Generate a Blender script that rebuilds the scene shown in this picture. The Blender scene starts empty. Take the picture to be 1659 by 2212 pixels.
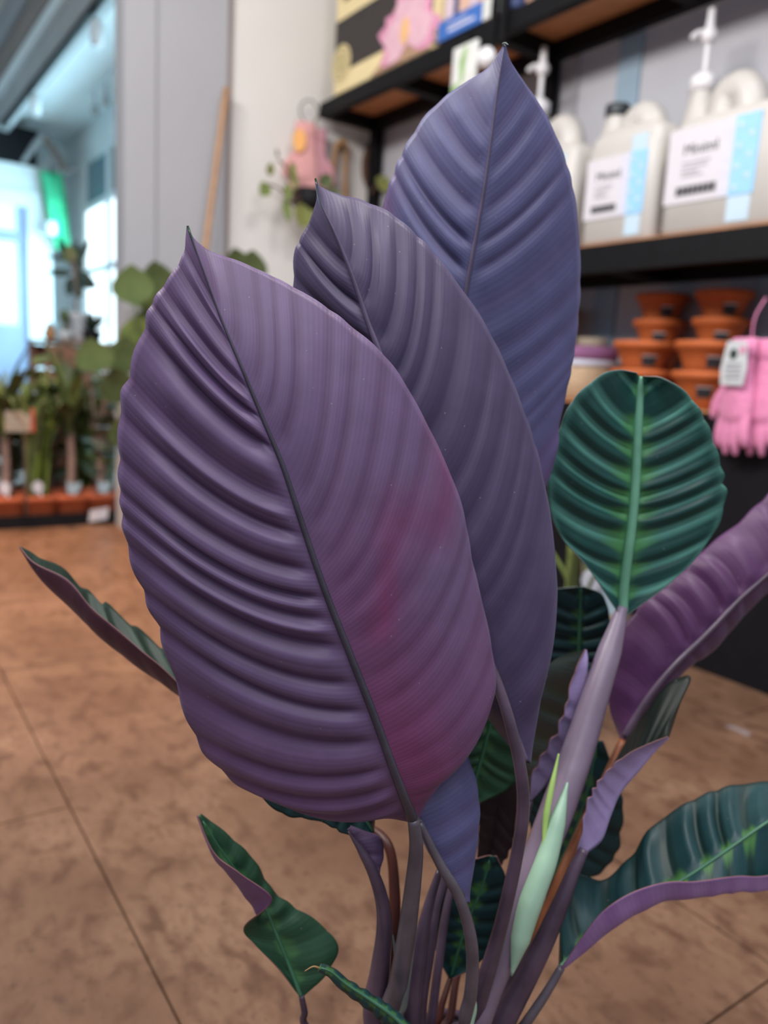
import bpy, math, random
import numpy as np
from mathutils import Matrix, Vector
random.seed(7)
rng = np.random.default_rng(5)

# ------------------------------------------------------------------ camera
W, H, F = 1659, 2212, 1700.0
YAW, PITCH, ROLL = math.radians(35), math.radians(-10), math.radians(3.3)
CAM = np.array([0.0, 0.0, 0.60])
fwd = np.array([math.sin(YAW)*math.cos(PITCH), math.cos(YAW)*math.cos(PITCH), math.sin(PITCH)])
_r = np.array([math.cos(YAW), -math.sin(YAW), 0.0]); _u = np.cross(_r, fwd)
rgt = _r*math.cos(ROLL) + _u*math.sin(ROLL)
upv = _u*math.cos(ROLL) - _r*math.sin(ROLL)
fh = np.array([math.sin(YAW), math.cos(YAW), 0.0])
scene = bpy.context.scene
COL = scene.collection
cd = bpy.data.cameras.new('camera'); cam = bpy.data.objects.new('camera', cd); COL.objects.link(cam)
cd.sensor_fit = 'HORIZONTAL'; cd.sensor_width = 36.0; cd.lens = 36.0*F/W
cd.clip_start = 0.02; cd.clip_end = 100
cam.matrix_world = Matrix(((rgt[0], upv[0], -fwd[0], CAM[0]), (rgt[1], upv[1], -fwd[1], CAM[1]),
                           (rgt[2], upv[2], -fwd[2], CAM[2]), (0, 0, 0, 1)))
cd.dof.use_dof = True; cd.dof.focus_distance = 0.395; cd.dof.aperture_fstop = 7.4
scene.camera = cam

# ------------------------------------------------------------------ world, lights, exposure
scene.view_settings.view_transform = 'Standard'; scene.view_settings.look = 'None'
scene.view_settings.exposure = 0.0; scene.view_settings.gamma = 1.0
scene.view_settings.use_curve_mapping = False
world = bpy.data.worlds.new('world'); scene.world = world; world.use_nodes = True
bg = world.node_tree.nodes['Background']
bg.inputs[0].default_value = (0.70, 0.80, 1.0, 1); bg.inputs[1].default_value = 0.36

def light(name, kind, loc, target, energy, color, **kw):
    ld = bpy.data.lights.new(name, kind); ld.energy = energy; ld.color = color
    for k, v in kw.items(): setattr(ld, k, v)
    o = bpy.data.objects.new(name, ld); COL.objects.link(o); o.location = loc
    d = Vector(target) - Vector(loc); o.rotation_euler = d.to_track_quat('-Z', 'Y').to_euler()
    return o
light('top_fill_light', 'AREA', (-0.35, -0.55, 2.45), (0.2, 0.4, 0.4), 38, (0.90, 0.92, 1.0), shape='RECTANGLE', size=2.2, size_y=1.2)  # unseen soft lamp added overhead, behind the camera, to light the leaves
light('shelf_fill_light', 'AREA', (-0.5, 1.1, 2.0), (1.7, 1.5, 1.1), 52, (1.0, 0.955, 0.91), shape='RECTANGLE', size=1.2, size_y=0.3)  # added lamp, hung low so its light reaches under the upper shelf
light('right_fill_light', 'AREA', (1.0, 0.25, 2.7), (0.9, 0.3, 0), 30, (0.98, 0.95, 0.92), shape='RECTANGLE', size=.8, size_y=0.3)  # unseen lamp added to brighten the floor and leaves at the right
light('warm_spot_lamp', 'SPOT', (-0.4, 2.5, 2.4), (0.12, 2.25, 0), 460, (1.0, 0.60, 0.34), spot_size=math.radians(62), spot_blend=1.0, shadow_soft_size=0.1)
light('daylight_from_window', 'AREA', (1.70, 5.6, 1.15), (0.4, 5.6, 1.0), 95, (0.44, 0.82, 1.0), shape='RECTANGLE', size=3.0, size_y=1.4)

# ------------------------------------------------------------------ pixel helpers (image 1659 x 2212)
def ray(x, y): return fwd + rgt*((x-W/2)/F) + upv*((H/2-y)/F)
def P(x, y, k):                       # on the upright plane k metres ahead
    d = ray(x, y); return CAM + d*(k/float(d @ fh))
def pl(x, y, ax, v):                  # on an axis-aligned plane
    d = ray(x, y); return CAM + d*((v-CAM[ax])/d[ax])

# ------------------------------------------------------------------ materials
MATS = {}
def lin(c): return tuple(((v/255)/12.92 if v/255 <= .04045 else ((v/255+.055)/1.055)**2.4) for v in c)
def mat(name, col, rough=0.6, var=0.12, scale=30.0, bump=0.0, metal=0.0, spec=0.5, emit=None, estr=0.0, alpha=1.0, stretch=None, trans=0.0, sheen=0.0):
    if name in MATS: return MATS[name]
    m = bpy.data.materials.new(name); m.use_nodes = True; nt = m.node_tree; N = nt.nodes; L = nt.links
    b = N['Principled BSDF']
    tc = N.new('ShaderNodeTexCoord'); mp = N.new('ShaderNodeMapping'); L.new(tc.outputs['Object'], mp.inputs[0])
    if stretch: mp.inputs['Scale'].default_value = stretch
    nz = N.new('ShaderNodeTexNoise'); nz.inputs['Scale'].default_value = scale; nz.inputs['Detail'].default_value = 5
    L.new(mp.outputs[0], nz.inputs['Vector'])
    rp = N.new('ShaderNodeValToRGB')
    rp.color_ramp.elements[0].position = .3; rp.color_ramp.elements[1].position = .7
    rp.color_ramp.elements[0].color = tuple(max(0, c*(1-var)) for c in col) + (1,)
    rp.color_ramp.elements[1].color = tuple(min(1, c*(1+var)) for c in col) + (1,)
    L.new(nz.outputs['Fac'], rp.inputs[0]); L.new(rp.outputs[0], b.inputs['Base Color'])
    b.inputs['Roughness'].default_value = rough; b.inputs['Metallic'].default_value = metal
    b.inputs['Specular IOR Level'].default_value = spec
    if trans: b.inputs['Transmission Weight'].default_value = trans
    if sheen: b.inputs['Sheen Weight'].default_value = sheen
    if alpha < 1: b.inputs['Alpha'].default_value = alpha
    if emit is not None:
        b.inputs['Emission Color'].default_value = tuple(emit)+(1,); b.inputs['Emission Strength'].default_value = estr
    if bump:
        bp = N.new('ShaderNodeBump'); bp.inputs['Strength'].default_value = bump; bp.inputs['Distance'].default_value = 0.002
        L.new(nz.outputs['Fac'], bp.inputs['Height']); L.new(bp.outputs[0], b.inputs['Normal'])
    MATS[name] = m
    return m
def M(name): return MATS[name]

def leaf_mat(name, attr, rough, spec, stripe, coat=0.0, tint=0.1):
    m = bpy.data.materials.new(name); m.use_nodes = True; nt = m.node_tree; N = nt.nodes; L = nt.links
    b = N['Principled BSDF']
    at = N.new('ShaderNodeAttribute'); at.attribute_name = attr
    uv = N.new('ShaderNodeUVMap'); uv.uv_map = 'UVMap'
    sx = N.new('ShaderNodeSeparateXYZ'); L.new(uv.outputs[0], sx.inputs[0])
    mu = N.new('ShaderNodeMath'); mu.operation = 'MULTIPLY'; mu.inputs[1].default_value = 2*math.pi*stripe; L.new(sx.outputs[0], mu.inputs[0])
    sn = N.new('ShaderNodeMath'); sn.operation = 'SINE'; L.new(mu.outputs[0], sn.inputs[0])
    tc = N.new('ShaderNodeTexCoord'); nz = N.new('ShaderNodeTexNoise'); nz.inputs['Scale'].default_value = 55; nz.inputs['Detail'].default_value = 6
    L.new(tc.outputs['Object'], nz.inputs['Vector'])
    mp = N.new('ShaderNodeMapRange'); mp.inputs['From Min'].default_value = .3; mp.inputs['From Max'].default_value = .7
    mp.inputs['To Min'].default_value = 1-tint; mp.inputs['To Max'].default_value = 1+tint; L.new(nz.outputs['Fac'], mp.inputs['Value'])
    ms = N.new('ShaderNodeMapRange'); ms.inputs['From Min'].default_value = -1; ms.inputs['From Max'].default_value = 1
    ms.inputs['To Min'].default_value = 0.975; ms.inputs['To Max'].default_value = 1.02; L.new(sn.outputs[0], ms.inputs['Value'])
    mm = N.new('ShaderNodeMath'); mm.operation = 'MULTIPLY'; L.new(mp.outputs[0], mm.inputs[0]); L.new(ms.outputs[0], mm.inputs[1])
    vm = N.new('ShaderNodeVectorMath'); vm.operation = 'SCALE'; L.new(at.outputs['Color'], vm.inputs[0]); L.new(mm.outputs[0], vm.inputs['Scale'])
    # tiny pale specks of dust
    vo = N.new('ShaderNodeTexVoronoi'); vo.inputs['Scale'].default_value = 95; L.new(tc.outputs['Object'], vo.inputs['Vector'])
    sp = N.new('ShaderNodeMapRange'); sp.inputs['From Min'].default_value = .05; sp.inputs['From Max'].default_value = .035; sp.inputs['To Max'].default_value = .55
    L.new(vo.outputs['Distance'], sp.inputs['Value'])
    mx = N.new('ShaderNodeMix'); mx.data_type = 'RGBA'; L.new(sp.outputs[0], mx.inputs['Factor']); L.new(vm.outputs[0], mx.inputs['A'])
    mx.inputs['B'].default_value = (.25, .22, .25, 1)
    L.new(mx.outputs['Result'], b.inputs['Base Color'])
    b.inputs['Roughness'].default_value = rough; b.inputs['Specular IOR Level'].default_value = spec
    if coat: b.inputs['Sheen Weight'].default_value = coat; b.inputs['Sheen Tint'].default_value = (.6, .65, 1, 1); b.inputs['Sheen Roughness'].default_value = .5
    bp = N.new('ShaderNodeBump'); bp.inputs['Strength'].default_value = .10; bp.inputs['Distance'].default_value = .0002
    L.new(sn.outputs[0], bp.inputs['Height'])
    bp2 = N.new('ShaderNodeBump'); bp2.inputs['Strength'].default_value = .12; bp2.inputs['Distance'].default_value = .001
    L.new(nz.outputs['Fac'], bp2.inputs['Height']); L.new(bp.outputs[0], bp2.inputs['Normal']); L.new(bp2.outputs[0], b.inputs['Normal'])
    MATS[name] = m
    return m

leaf_mat('leaf_upper_side', 'ColTop', .47, .36, 6)
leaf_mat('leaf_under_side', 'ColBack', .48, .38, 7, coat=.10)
mat('leaf_margin', (.22, .09, .09), .5, .15, 60)
mat('stalk_purple', (.085, .055, .085), .32, .35, 40, .15)
mat('stalk_grey', (.10, .082, .098), .34, .25, 60, .15)
mat('stalk_lilac', (.22, .16, .22), .38, .2, 30)
mat('stalk_orange', (.22, .065, .02), .45, .3, 50, .1)
mat('stalk_red', (.075, .018, .012), .45, .3, 50, .1)
mat('sheath_green', (.36, .56, .40), .42, .15, 25)
mat('sheath_edge', (.40, .60, .16), .42, .15, 25)
mat('sheath_dull', (.16, .19, .18), .45, .2, 40)
mat('rib_dark', (.045, .04, .055), .35, .25, 60)
mat('rib_violet', (.10, .075, .13), .38, .25, 60)
mat('rib_green', (.17, .42, .27), .4, .15, 60)
mat('rib_dim_green', (.05, .16, .09), .4, .2, 60)

mat('white_wall', (.72, .70, .67), .8, .03, 3, .05)
mat('cool_wall', (.39, .395, .42), .8, .03, 3, .05)
mat('grey_panel', (.47, .47, .51), .7, .05, 5)
mat('room_white', (.80, .86, .88), .7, .02, 4)
mat('pale_blue_paint', (.28, .38, .47), .6, .04, 8)
mat('beam_grey', (.42, .43, .44), .8, .08, 4)
mat('beam_brown', (.28, .23, .21), .8, .1, 4)
mat('black_metal', (.004, .004, .005), .6, .2, 40, spec=.18)
mat('black_plastic', (.006, .006, .008), .6, .2, 30, spec=.2)
mat('shelf_wood', (.50, .22, .09), .6, .25, 12, .1, stretch=(8, 1, 8))
mat('crate_wood', (.26, .115, .07), .75, .3, 20, .2, stretch=(1, 6, 6))
mat('cane', (.42, .24, .13), .6, .15, 40)
mat('terracotta', (.46, .105, .022), .7, .12, 25, .1)
mat('pot_terracotta', (.45, .10, .035), .7, .12, 25, .1)
mat('milky_plastic', (.50, .475, .445), .42, .04, 6, spec=.5)
mat('gauge_strip', (.50, .64, .74), .4, .04, 10)
mat('label_white', (.62, .60, .64), .6, .02, 20)
mat('label_lilac', (.60, .60, .70), .6, .05, 60)
mat('label_blue', (.30, .58, .85), .55, .05, 60)
mat('print_dark', (.03, .03, .035), .7, .2, 50)
mat('print_grey', (.38, .37, .40), .7, .1, 50)
mat('cap_black', (.02, .025, .03), .4, .2, 30)
mat('pump_white', (.75, .74, .76), .35, .03, 20)
mat('cream_card', (.78, .65, .36), .7, .04, 12)
mat('card_black', (.035, .030, .028), .7, .1, 20)
mat('lotus_pink', (.72, .45, .53), .7, .08, 30)
mat('lotus_edge', (.70, .30, .45), .7, .08, 30)
mat('lotus_heart', (.80, .48, .22), .7, .08, 30)
mat('emblem_olive', (.42, .36, .17), .7, .2, 60)
mat('card_tan', (.42, .26, .16), .7, .1, 30)
mat('book_peach', (.66, .42, .32), .7, .08, 20)
mat('book_lilac', (.62, .50, .58), .7, .08, 20)
mat('book_navy', (.03, .05, .14), .6, .1, 20)
mat('book_blue', (.04, .14, .46), .5, .1, 20)
mat('book_pages', (.70, .66, .62), .8, .05, 60)
mat('packet_white', (.70, .71, .68), .4, .05, 20)
mat('packet_green', (.28, .46, .16), .5, .15, 40)
mat('glove_pink', (.74, .25, .44), .85, .12, 90, .4, sheen=.2)
mat('glove_salmon', (.66, .33, .32), .85, .15, 120, .4, sheen=.2)
mat('glove_mauve', (.50, .24, .28), .85, .15, 120, .4, sheen=.2)
mat('tag_orange', (.85, .42, .12), .6, .06, 20)
mat('tag_pale', (.62, .66, .68), .6, .05, 20)
mat('tag_cyan', (.40, .52, .58), .5, .08, 20)
mat('strap_tan', (.36, .20, .09), .7, .2, 30)
mat('strap_brown', (.11, .055, .035), .7, .2, 30)
mat('basket_weave', (.46, .32, .20), .8, .3, 90, .6, stretch=(1, 1, 4))
mat('basket_band', (.26, .10, .22), .8, .25, 90, .5, stretch=(1, 1, 5))
mat('basket_white', (.60, .62, .72), .8, .1, 60)
mat('beige_fibre', (.40, .32, .24), .85, .15, 50, .3)
mat('tan_rim', (.42, .22, .10), .8, .2, 50)
mat('white_ceramic', (.55, .54, .56), .4, .04, 12)
mat('soil', (.035, .022, .015), .95, .5, 90, .8)
mat('foliage_green', (.17, .22, .06), .55, .3, 30)
mat('foliage_dark', (.075, .105, .034), .55, .3, 30)
mat('foliage_bright', (.32, .42, .09), .55, .25, 30)
mat('foliage_round', (.13, .19, .065), .5, .2, 20)
mat('foliage_deep', (.022, .04, .028), .5, .3, 30)
mat('foliage_olive', (.20, .22, .06), .55, .3, 20)
mat('trunk', (.30, .19, .15), .85, .3, 40, .4)
mat('green_cloth', (.06, .55, .28), .7, .2, 10)
mat('red_tag', (.50, .09, .04), .6, .15, 20)
mat('window_sky', (.8, .9, 1.0), .2, .02, 1, emit=(.80, .95, 1.0), estr=1.9)
mat('window_dim', (.16, .30, .36), .25, .08, 2)
mat('door_pane', (.6, .8, .95), .2, .04, 2, emit=(.60, .90, 1.0), estr=.55)
mat('door_lower', (.33, .40, .58), .5, .08, 3)
mat('lamp_white', (.8, .85, .88), .4, .02, 10)

# floor: worn plywood-like sheets
def floor_mat():
    m = bpy.data.materials.new('worn_floor_board'); m.use_nodes = True; nt = m.node_tree; N = nt.nodes; L = nt.links
    b = N['Principled BSDF']; ge = N.new('ShaderNodeNewGeometry')
    def noise(sc, det, stretch=None, dist=0):
        n = N.new('ShaderNodeTexNoise'); n.inputs['Scale'].default_value = sc; n.inputs['Detail'].default_value = det; n.inputs['Distortion'].default_value = dist
        if stretch:
            mp = N.new('ShaderNodeMapping'); mp.inputs['Scale'].default_value = stretch; L.new(ge.outputs['Position'], mp.inputs[0]); L.new(mp.outputs[0], n.inputs['Vector'])
        else: L.new(ge.outputs['Position'], n.inputs['Vector'])
        return n
    def ramp(src, p0, c0, p1, c1):
        r = N.new('ShaderNodeValToRGB'); e = r.color_ramp.elements
        e[0].position = p0; e[0].color = (*c0, 1); e[1].position = p1; e[1].color = (*c1, 1); L.new(src, r.inputs[0]); return r
    def mix(fac, a, bb, mode='MIX'):
        x = N.new('ShaderNodeMix'); x.data_type = 'RGBA'; x.blend_type = mode
        if isinstance(fac, float): x.inputs['Factor'].default_value = fac
        else: L.new(fac, x.inputs['Factor'])
        L.new(a, x.inputs['A'])
        if isinstance(bb, tuple): x.inputs['B'].default_value = (*bb, 1)
        else: L.new(bb, x.inputs['B'])
        return x.outputs['Result']
    n1 = noise(4.5, 6, dist=.3); n2 = noise(22, 10, (1.5, 1, 1), dist=.35); n3 = noise(95, 5); n4 = noise(11, 6); n5 = noise(9, 3, dist=.3); n6 = noise(48, 6, (2.2, 1, 1))
    c = ramp(n1.outputs['Fac'], .32, (.130, .066, .038), .68, (.235, .135, .084)).outputs[0]
    c = mix(ramp(n6.outputs['Fac'], .36, (.6,)*3, .56, (0,)*3).outputs[0], c, (.15, .078, .046))
    c = mix(ramp(n2.outputs['Fac'], .33, (.9,)*3, .52, (0,)*3).outputs[0], c, (.10, .048, .028))
    c = mix(ramp(n3.outputs['Fac'], .27, (.8,)*3, .40, (0,)*3).outputs[0], c, (.07, .034, .020))
    c = mix(ramp(n4.outputs['Fac'], .24, (.85,)*3, .33, (0,)*3).outputs[0], c, (.045, .022, .014))
    c = mix(ramp(n5.outputs['Fac'], .735, (0,)*3, .765, (.6,)*3).outputs[0], c, (.34, .30, .32))
    L.new(c, b.inputs['Base Color']); b.inputs['Roughness'].default_value = .5; b.inputs['Specular IOR Level'].default_value = .3
    bp = N.new('ShaderNodeBump'); bp.inputs['Strength'].default_value = .25; bp.inputs['Distance'].default_value = .003
    L.new(n2.outputs['Fac'], bp.inputs['Height']); L.new(bp.outputs[0], b.inputs['Normal'])
    MATS['worn_floor_board'] = m
floor_mat()
mat('floor_gap', (.05, .03, .02), .9, .2, 20)

# ------------------------------------------------------------------ mesh helpers
def mk(name, geoms, m, parent=None, smooth=False, loc=None, rz=0.0, label=None):
    V = []; Fc = []; MI = []
    mats = m if isinstance(m, (list, tuple)) else [m]
    for g in geoms:
        v, f = g[0], g[1]; o = len(V); V += [tuple(map(float, p)) for p in v]; Fc += [tuple(i+o for i in q) for q in f]
        MI += [g[2] if len(g) > 2 else 0]*len(f)
    me = bpy.data.meshes.new(name); me.from_pydata(V, [], Fc)
    for a in mats: me.materials.append(MATS[a])
    me.polygons.foreach_set('material_index', MI)
    me.polygons.foreach_set('use_smooth', [bool(smooth)]*len(Fc)); me.update()
    o = bpy.data.objects.new(name, me); COL.objects.link(o)
    if parent is not None: o.parent = parent
    if loc is not None: o.location = loc
    if rz: o.rotation_euler = (0, 0, rz)
    if label: o['label'] = label
    return o
def bevel(o, w=.003, n=2):
    b = o.modifiers.new('bevel', 'BEVEL'); b.width = w; b.segments = n; b.limit_method = 'ANGLE'; return o
def thing(name, label, cat, loc=(0, 0, 0), rz=0.0, group=None):
    o = bpy.data.objects.new(name, None); COL.objects.link(o); o.empty_display_size = .05
    o.location = tuple(map(float, loc)); o.rotation_euler = (0, 0, rz); tag(o, label, cat, group); return o
def tag(o, label, cat, group=None):
    o['label'] = label; o['category'] = cat
    if group: o['group'] = group
    return o
def struct(o): o['kind'] = 'structure'; return o
def copy_tree(o, parent=None):
    c = o.copy(); COL.objects.link(c); c.parent = parent
    for ch in [x for x in bpy.data.objects if x.parent == o]: copy_tree(ch, c)
    return c
def box(x0, x1, y0, y1, z0, z1):
    v = [(x0, y0, z0), (x1, y0, z0), (x1, y1, z0), (x0, y1, z0), (x0, y0, z1), (x1, y0, z1), (x1, y1, z1), (x0, y1, z1)]
    return v, [(0, 3, 2, 1), (4, 5, 6, 7), (0, 1, 5, 4), (1, 2, 6, 5), (2, 3, 7, 6), (3, 0, 4, 7)]
def lathe(prof, n=28, c=(0, 0), sq=None):
    V = []; Fc = []
    for r, z in prof:
        for i in range(n):
            a = 2*math.pi*i/n; x, y = math.cos(a), math.sin(a)
            if sq:
                s = (abs(x)**sq + abs(y)**sq)**(-1/sq); x *= s; y *= s
            V.append((c[0]+r*x, c[1]+r*y, z))
    for j in range(len(prof)-1):
        for i in range(n):
            Fc.append((j*n+i, j*n+(i+1) % n, (j+1)*n+(i+1) % n, (j+1)*n+i))
    Fc.append(tuple(range(n))[::-1]); Fc.append(tuple((len(prof)-1)*n+i for i in range(n)))
    return V, Fc
def cr(pts, n):
    """Catmull-Rom through pts, n samples, uniform in index"""
    p = np.asarray(pts, float)
    if len(p) == 2: p = np.array([p[0], (p[0]+p[1])/2, p[1]])
    q = np.vstack([2*p[0]-p[1], p, 2*p[-1]-p[-2]])
    t = np.linspace(0, len(p)-1, n); i = np.minimum(t.astype(int), len(p)-2); f = (t-i)[:, None]
    a, b, c, d = q[i], q[i+1], q[i+2], q[i+3]
    return .5*((2*b)+(-a+c)*f+(2*a-5*b+4*c-d)*f**2+(-a+3*b-3*c+d)*f**3)
def tube(path, rad, n=10, m=None, flat=1.0, flatdir=None):
    pts = cr(path, m or max(12, len(path)*5)); k = len(pts)
    rr = np.interp(np.linspace(0, 1, k), np.linspace(0, 1, len(rad)), rad) if hasattr(rad, '__len__') else np.full(k, rad)
    tg = np.gradient(pts, axis=0); tg /= np.linalg.norm(tg, axis=1)[:, None]+1e-12
    ref = np.array(flatdir if flatdir is not None else (0.31, -.87, .2), float)
    V = []; Fc = []
    for i in range(k):
        a = np.cross(tg[i], ref); nn = np.linalg.norm(a)
        if nn < 1e-6: a = np.cross(tg[i], (1, 0, 0)); nn = np.linalg.norm(a)
        a /= nn; b = np.cross(tg[i], a)
        for j in range(n):
            t = 2*math.pi*j/n; V.append(pts[i]+rr[i]*(math.cos(t)*a+math.sin(t)*b*flat))
    for i in range(k-1):
        for j in range(n): Fc.append((i*n+j, i*n+(j+1) % n, (i+1)*n+(j+1) % n, (i+1)*n+j))
    Fc.append(tuple(range(n))[::-1]); Fc.append(tuple((k-1)*n+j for j in range(n)))
    return V, Fc
def slab(poly, y0, y1):
    """polygon in local x,z extruded between y0 (front) and y1"""
    n = len(poly); V = [(x, y0, z) for x, z in poly]+[(x, y1, z) for x, z in poly]
    return V, [tuple(range(n)), tuple(range(2*n-1, n-1, -1))]+[(i, n+i, n+(i+1) % n, (i+1) % n) for i in range(n)]
def disc(cx, cz, r, y0, y1, n=24, rx=None):
    return slab([(cx+(rx or r)*math.cos(2*math.pi*i/n), cz+r*math.sin(2*math.pi*i/n)) for i in range(n)], y0, y1)
def text(name, s, size, m, parent, loc, depth=.0008):
    cu = bpy.data.curves.new(name, 'FONT'); cu.body = s; cu.size = size; cu.extrude = depth
    to = bpy.data.objects.new(name+'_tmp', cu); COL.objects.link(to)
    me = bpy.data.meshes.new_from_object(to.evaluated_get(bpy.context.evaluated_depsgraph_get()))
    bpy.data.objects.remove(to); bpy.data.curves.remove(cu); me.name = name; me.materials.clear(); me.materials.append(MATS[m])
    me.transform(Matrix.Rotation(math.pi/2, 4, 'X'))
    o = bpy.data.objects.new(name, me); COL.objects.link(o); o.parent = parent; o.location = loc
    return o

# ------------------------------------------------------------------ the shop: floor, walls, ceiling
XS, XW, YE = 1.526, 1.80, 2.80           # shelf front, shelf wall, end wall
fl = struct(mk('floor', [box(-2.6, 1.9, -1.6, 8.0, -.06, -.012)], 'floor_gap'))
bm_panel = None
for i, x0 in enumerate(np.arange(-2.585, 1.8, .563)):
    off = [1.028, .45, 1.5, .75][i % 4] if abs(x0-.23) > .6 else 1.028
    if i == 5: off = .35
    for y0 in np.arange(off-1.22*3, 8.0, 1.22):
        if y0+1.22 < -1.6: continue
        a, b_ = max(y0, -1.6), min(y0+1.22, 8.0)
        if b_-a < .1: continue
        o = mk('floor_board', [box(x0+.0012, min(x0+.563, 1.9)-.0012, a+.0012, b_-.0012, -.012, 0)], 'worn_floor_board', fl)
wr = struct(mk('wall_right', [box(XW, XW+.12, -1.6, YE, 0, 2.9)], 'grey_panel'))
for y0, y1, m_ in ((1.50, 1.575, 'pale_blue_paint'), (1.72, 1.735, 'cool_wall'), (1.02, 1.09, 'pale_blue_paint')):
    mk('wall_strip', [box(XW-.008, XW, y0, y1, .02, 2.85)], m_, wr)
xl = pl(262, 500, 1, YE)[0]
struct(mk('wall_end', [box(xl+.12, XW+.12, YE, YE+.10, 0, 2.9)], 'white_wall'))
x1 = pl(335, 500, 1, YE-.03)[0]; x2 = pl(487, 400, 1, YE-.02)[0]
p_ = struct(mk('trim_1', [box(xl, x1, YE-.03, YE+.07, 0, 2.9)], 'cool_wall'))
p_ = struct(mk('trim_2', [box(x1+.002, x2, YE-.02, YE-.001, 0, 2.9)], 'cool_wall'))
struct(mk('trim_3', [box(x2+.004, x2+.02, YE-.012, YE-.001, 0, 2.9)], 'beam_brown'))
struct(mk('ceiling', [box(-2.6, 1.08, -.2, 8.0, 2.9, 2.98)], 'white_wall'))
# adjoining bright room
struct(mk('ceiling_annex', [box(1.10, 2.0, YE+.10, 8.0, 2.46, 2.54)], 'room_white'))
struct(mk('wall_back', [box(-2.6, 2.0, 7.8, 7.9, 0, 2.9)], 'room_white'))
bx_ = pl(100, 135, 2, 2.3)[0]
struct(mk('trim_4', [box(bx_, bx_+.10, YE+.2, 7.8, 2.31, 2.56)], 'beam_grey'))
struct(mk('trim_5', [box(bx_-.03, bx_+.1, YE+.2, 7.8, 2.56, 2.72)], 'beam_brown'))
struct(mk('trim_6', [box(bx_-.06, bx_+.1, YE+.2, 7.8, 2.72, 2.9)], 'cool_wall'))
t = thing('light_track', 'black lighting track under the grey ceiling beam', 'lighting track', (bx_+.02, 5.6, 2.28))
mk('rail', [box(-.015, .015, -1.6, 1.4, 0, .03)], 'black_metal', t)
for py_ in (-1.15, .35):
    h = mk('lamp_head', [lathe([(.018, -.13), (.032, -.12), (.034, -.03), (.01, 0)], 16, (0.03, py_))], 'lamp_white', t, True)
    mk('lens', [lathe([(.026, -.134), (.026, -.129)], 16, (.03, py_))], 'label_white', h, True)
# window wall of the annex (continues the shelf wall line)
ww = struct(mk('wall_window', [box(XW, XW+.10, YE+.10, 7.8, 0, .55), box(XW, XW+.10, YE+.10, 7.8, 2.22, 2.46)]
   + [box(XW, XW+.10, a, b_, .55, 2.22) for a, b_ in ((YE+.1, 3.6), (7.3, 7.8))], 'room_white'))
wn = struct(thing('window_1', 'row of bright white framed windows', 'window', (XW, 0, 0)))
del wn['label'], wn['category']
ys = np.linspace(3.6, 7.3, 6)
for i in range(5):
    a, b_ = ys[i], ys[i+1]
    f_ = mk('window_frame', [box(.01, .07, a, a+.045, .55, 2.22), box(.01, .07, b_-.045, b_, .55, 2.22), box(.01, .07, a+.045, b_-.045, .55, .60), box(.01, .07, a+.045, b_-.045, 2.17, 2.22),
        box(.015, .065, a+.045, b_-.045, 1.28, 1.33), box(.015, .065, a+.045, b_-.045, 1.80, 1.85)], 'room_white', wn)
    for z0, z1, m_ in ((.60, 1.28, 'window_sky'), (1.33, 1.80, 'window_sky'), (1.85, 2.17, 'window_dim')):
        mk('pane', [box(.035, .042, a+.045, b_-.045, z0, z1)], m_, f_)
mk('window_sill', [box(-.10, .02, 3.6, 7.3, .52, .555)], 'room_white', wn)
# white partition with a glazed door
ptop = pl(60, 358, 1, 7.25)[2]
dl, dr = pl(-30, 500, 1, 7.25)[0], pl(52, 500, 1, 7.25)[0]
pr_ = pl(112, 500, 1, 7.25)[0]
struct(mk('wall_partition', [box(dr+.12, pr_, 7.25, 7.35, 0, ptop), box(-.6, dl-.12, 7.25, 7.35, 0, ptop), box(dl-.12, dr+.12, 7.25, 7.35, 1.88, ptop)], 'room_white'))
dn = struct(thing('door_1', 'glazed door', 'door', (0, 7.25, 0))); del dn['label'], dn['category']
mk('door_frame', [box(dl-.12, dl-.02, -.03, .06, 0, 1.88), box(dr+.02, dr+.12, -.03, .06, 0, 1.88), box(dl-.02, dr+.02, -.03, .06, 1.76, 1.88)], 'lamp_white', dn)
mk('door_leaf', [box(dl-.02, dr+.02, .0, .04, 0, .82), box(dl-.02, dl+.05, 0, .04, .82, 1.76), box(dr-.05, dr+.02, 0, .04, .82, 1.76), box(dl+.05, dr-.05, 0, .04, 1.48, 1.56)], 'door_lower', dn)
mk('pane', [box(dl+.05, dr-.05, .015, .025, .82, 1.48)], 'door_pane', dn); mk('pane', [box(dl+.05, dr-.05, .015, .025, 1.56, 1.76)], 'door_pane', dn)
# crate-like dark boxes lying on top of the partition
t = thing('storage_box', 'dark box lying on top of the white partition', 'box', (pl(15, 320, 1, 7.30)[0], 7.30, ptop), .2)
bevel(mk('body', [box(-.28, .22, -.05, .25, 0, .26)], 'black_plastic', t)); mk('lid', [box(-.29, .23, -.06, .26, .26, .29)], 'black_metal', t)
t = thing('timber_offcut', 'pale timber pieces leaning on the box on the partition', 'timber', (pl(75, 340, 1, 7.29)[0]+.06, 7.29, ptop))
mk('plank', [tube([(-.16, .0, .02), (.0, .0, .26)], .028, 6)], 'beam_grey', t); mk('plank', [tube([(.02, 0, .25), (.18, 0, .03)], .03, 6)], 'beam_brown', t)
mk('plank', [tube([(.10, .04, .03), (.28, .04, .05)], .03, 6)], 'beam_grey', t)
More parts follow.
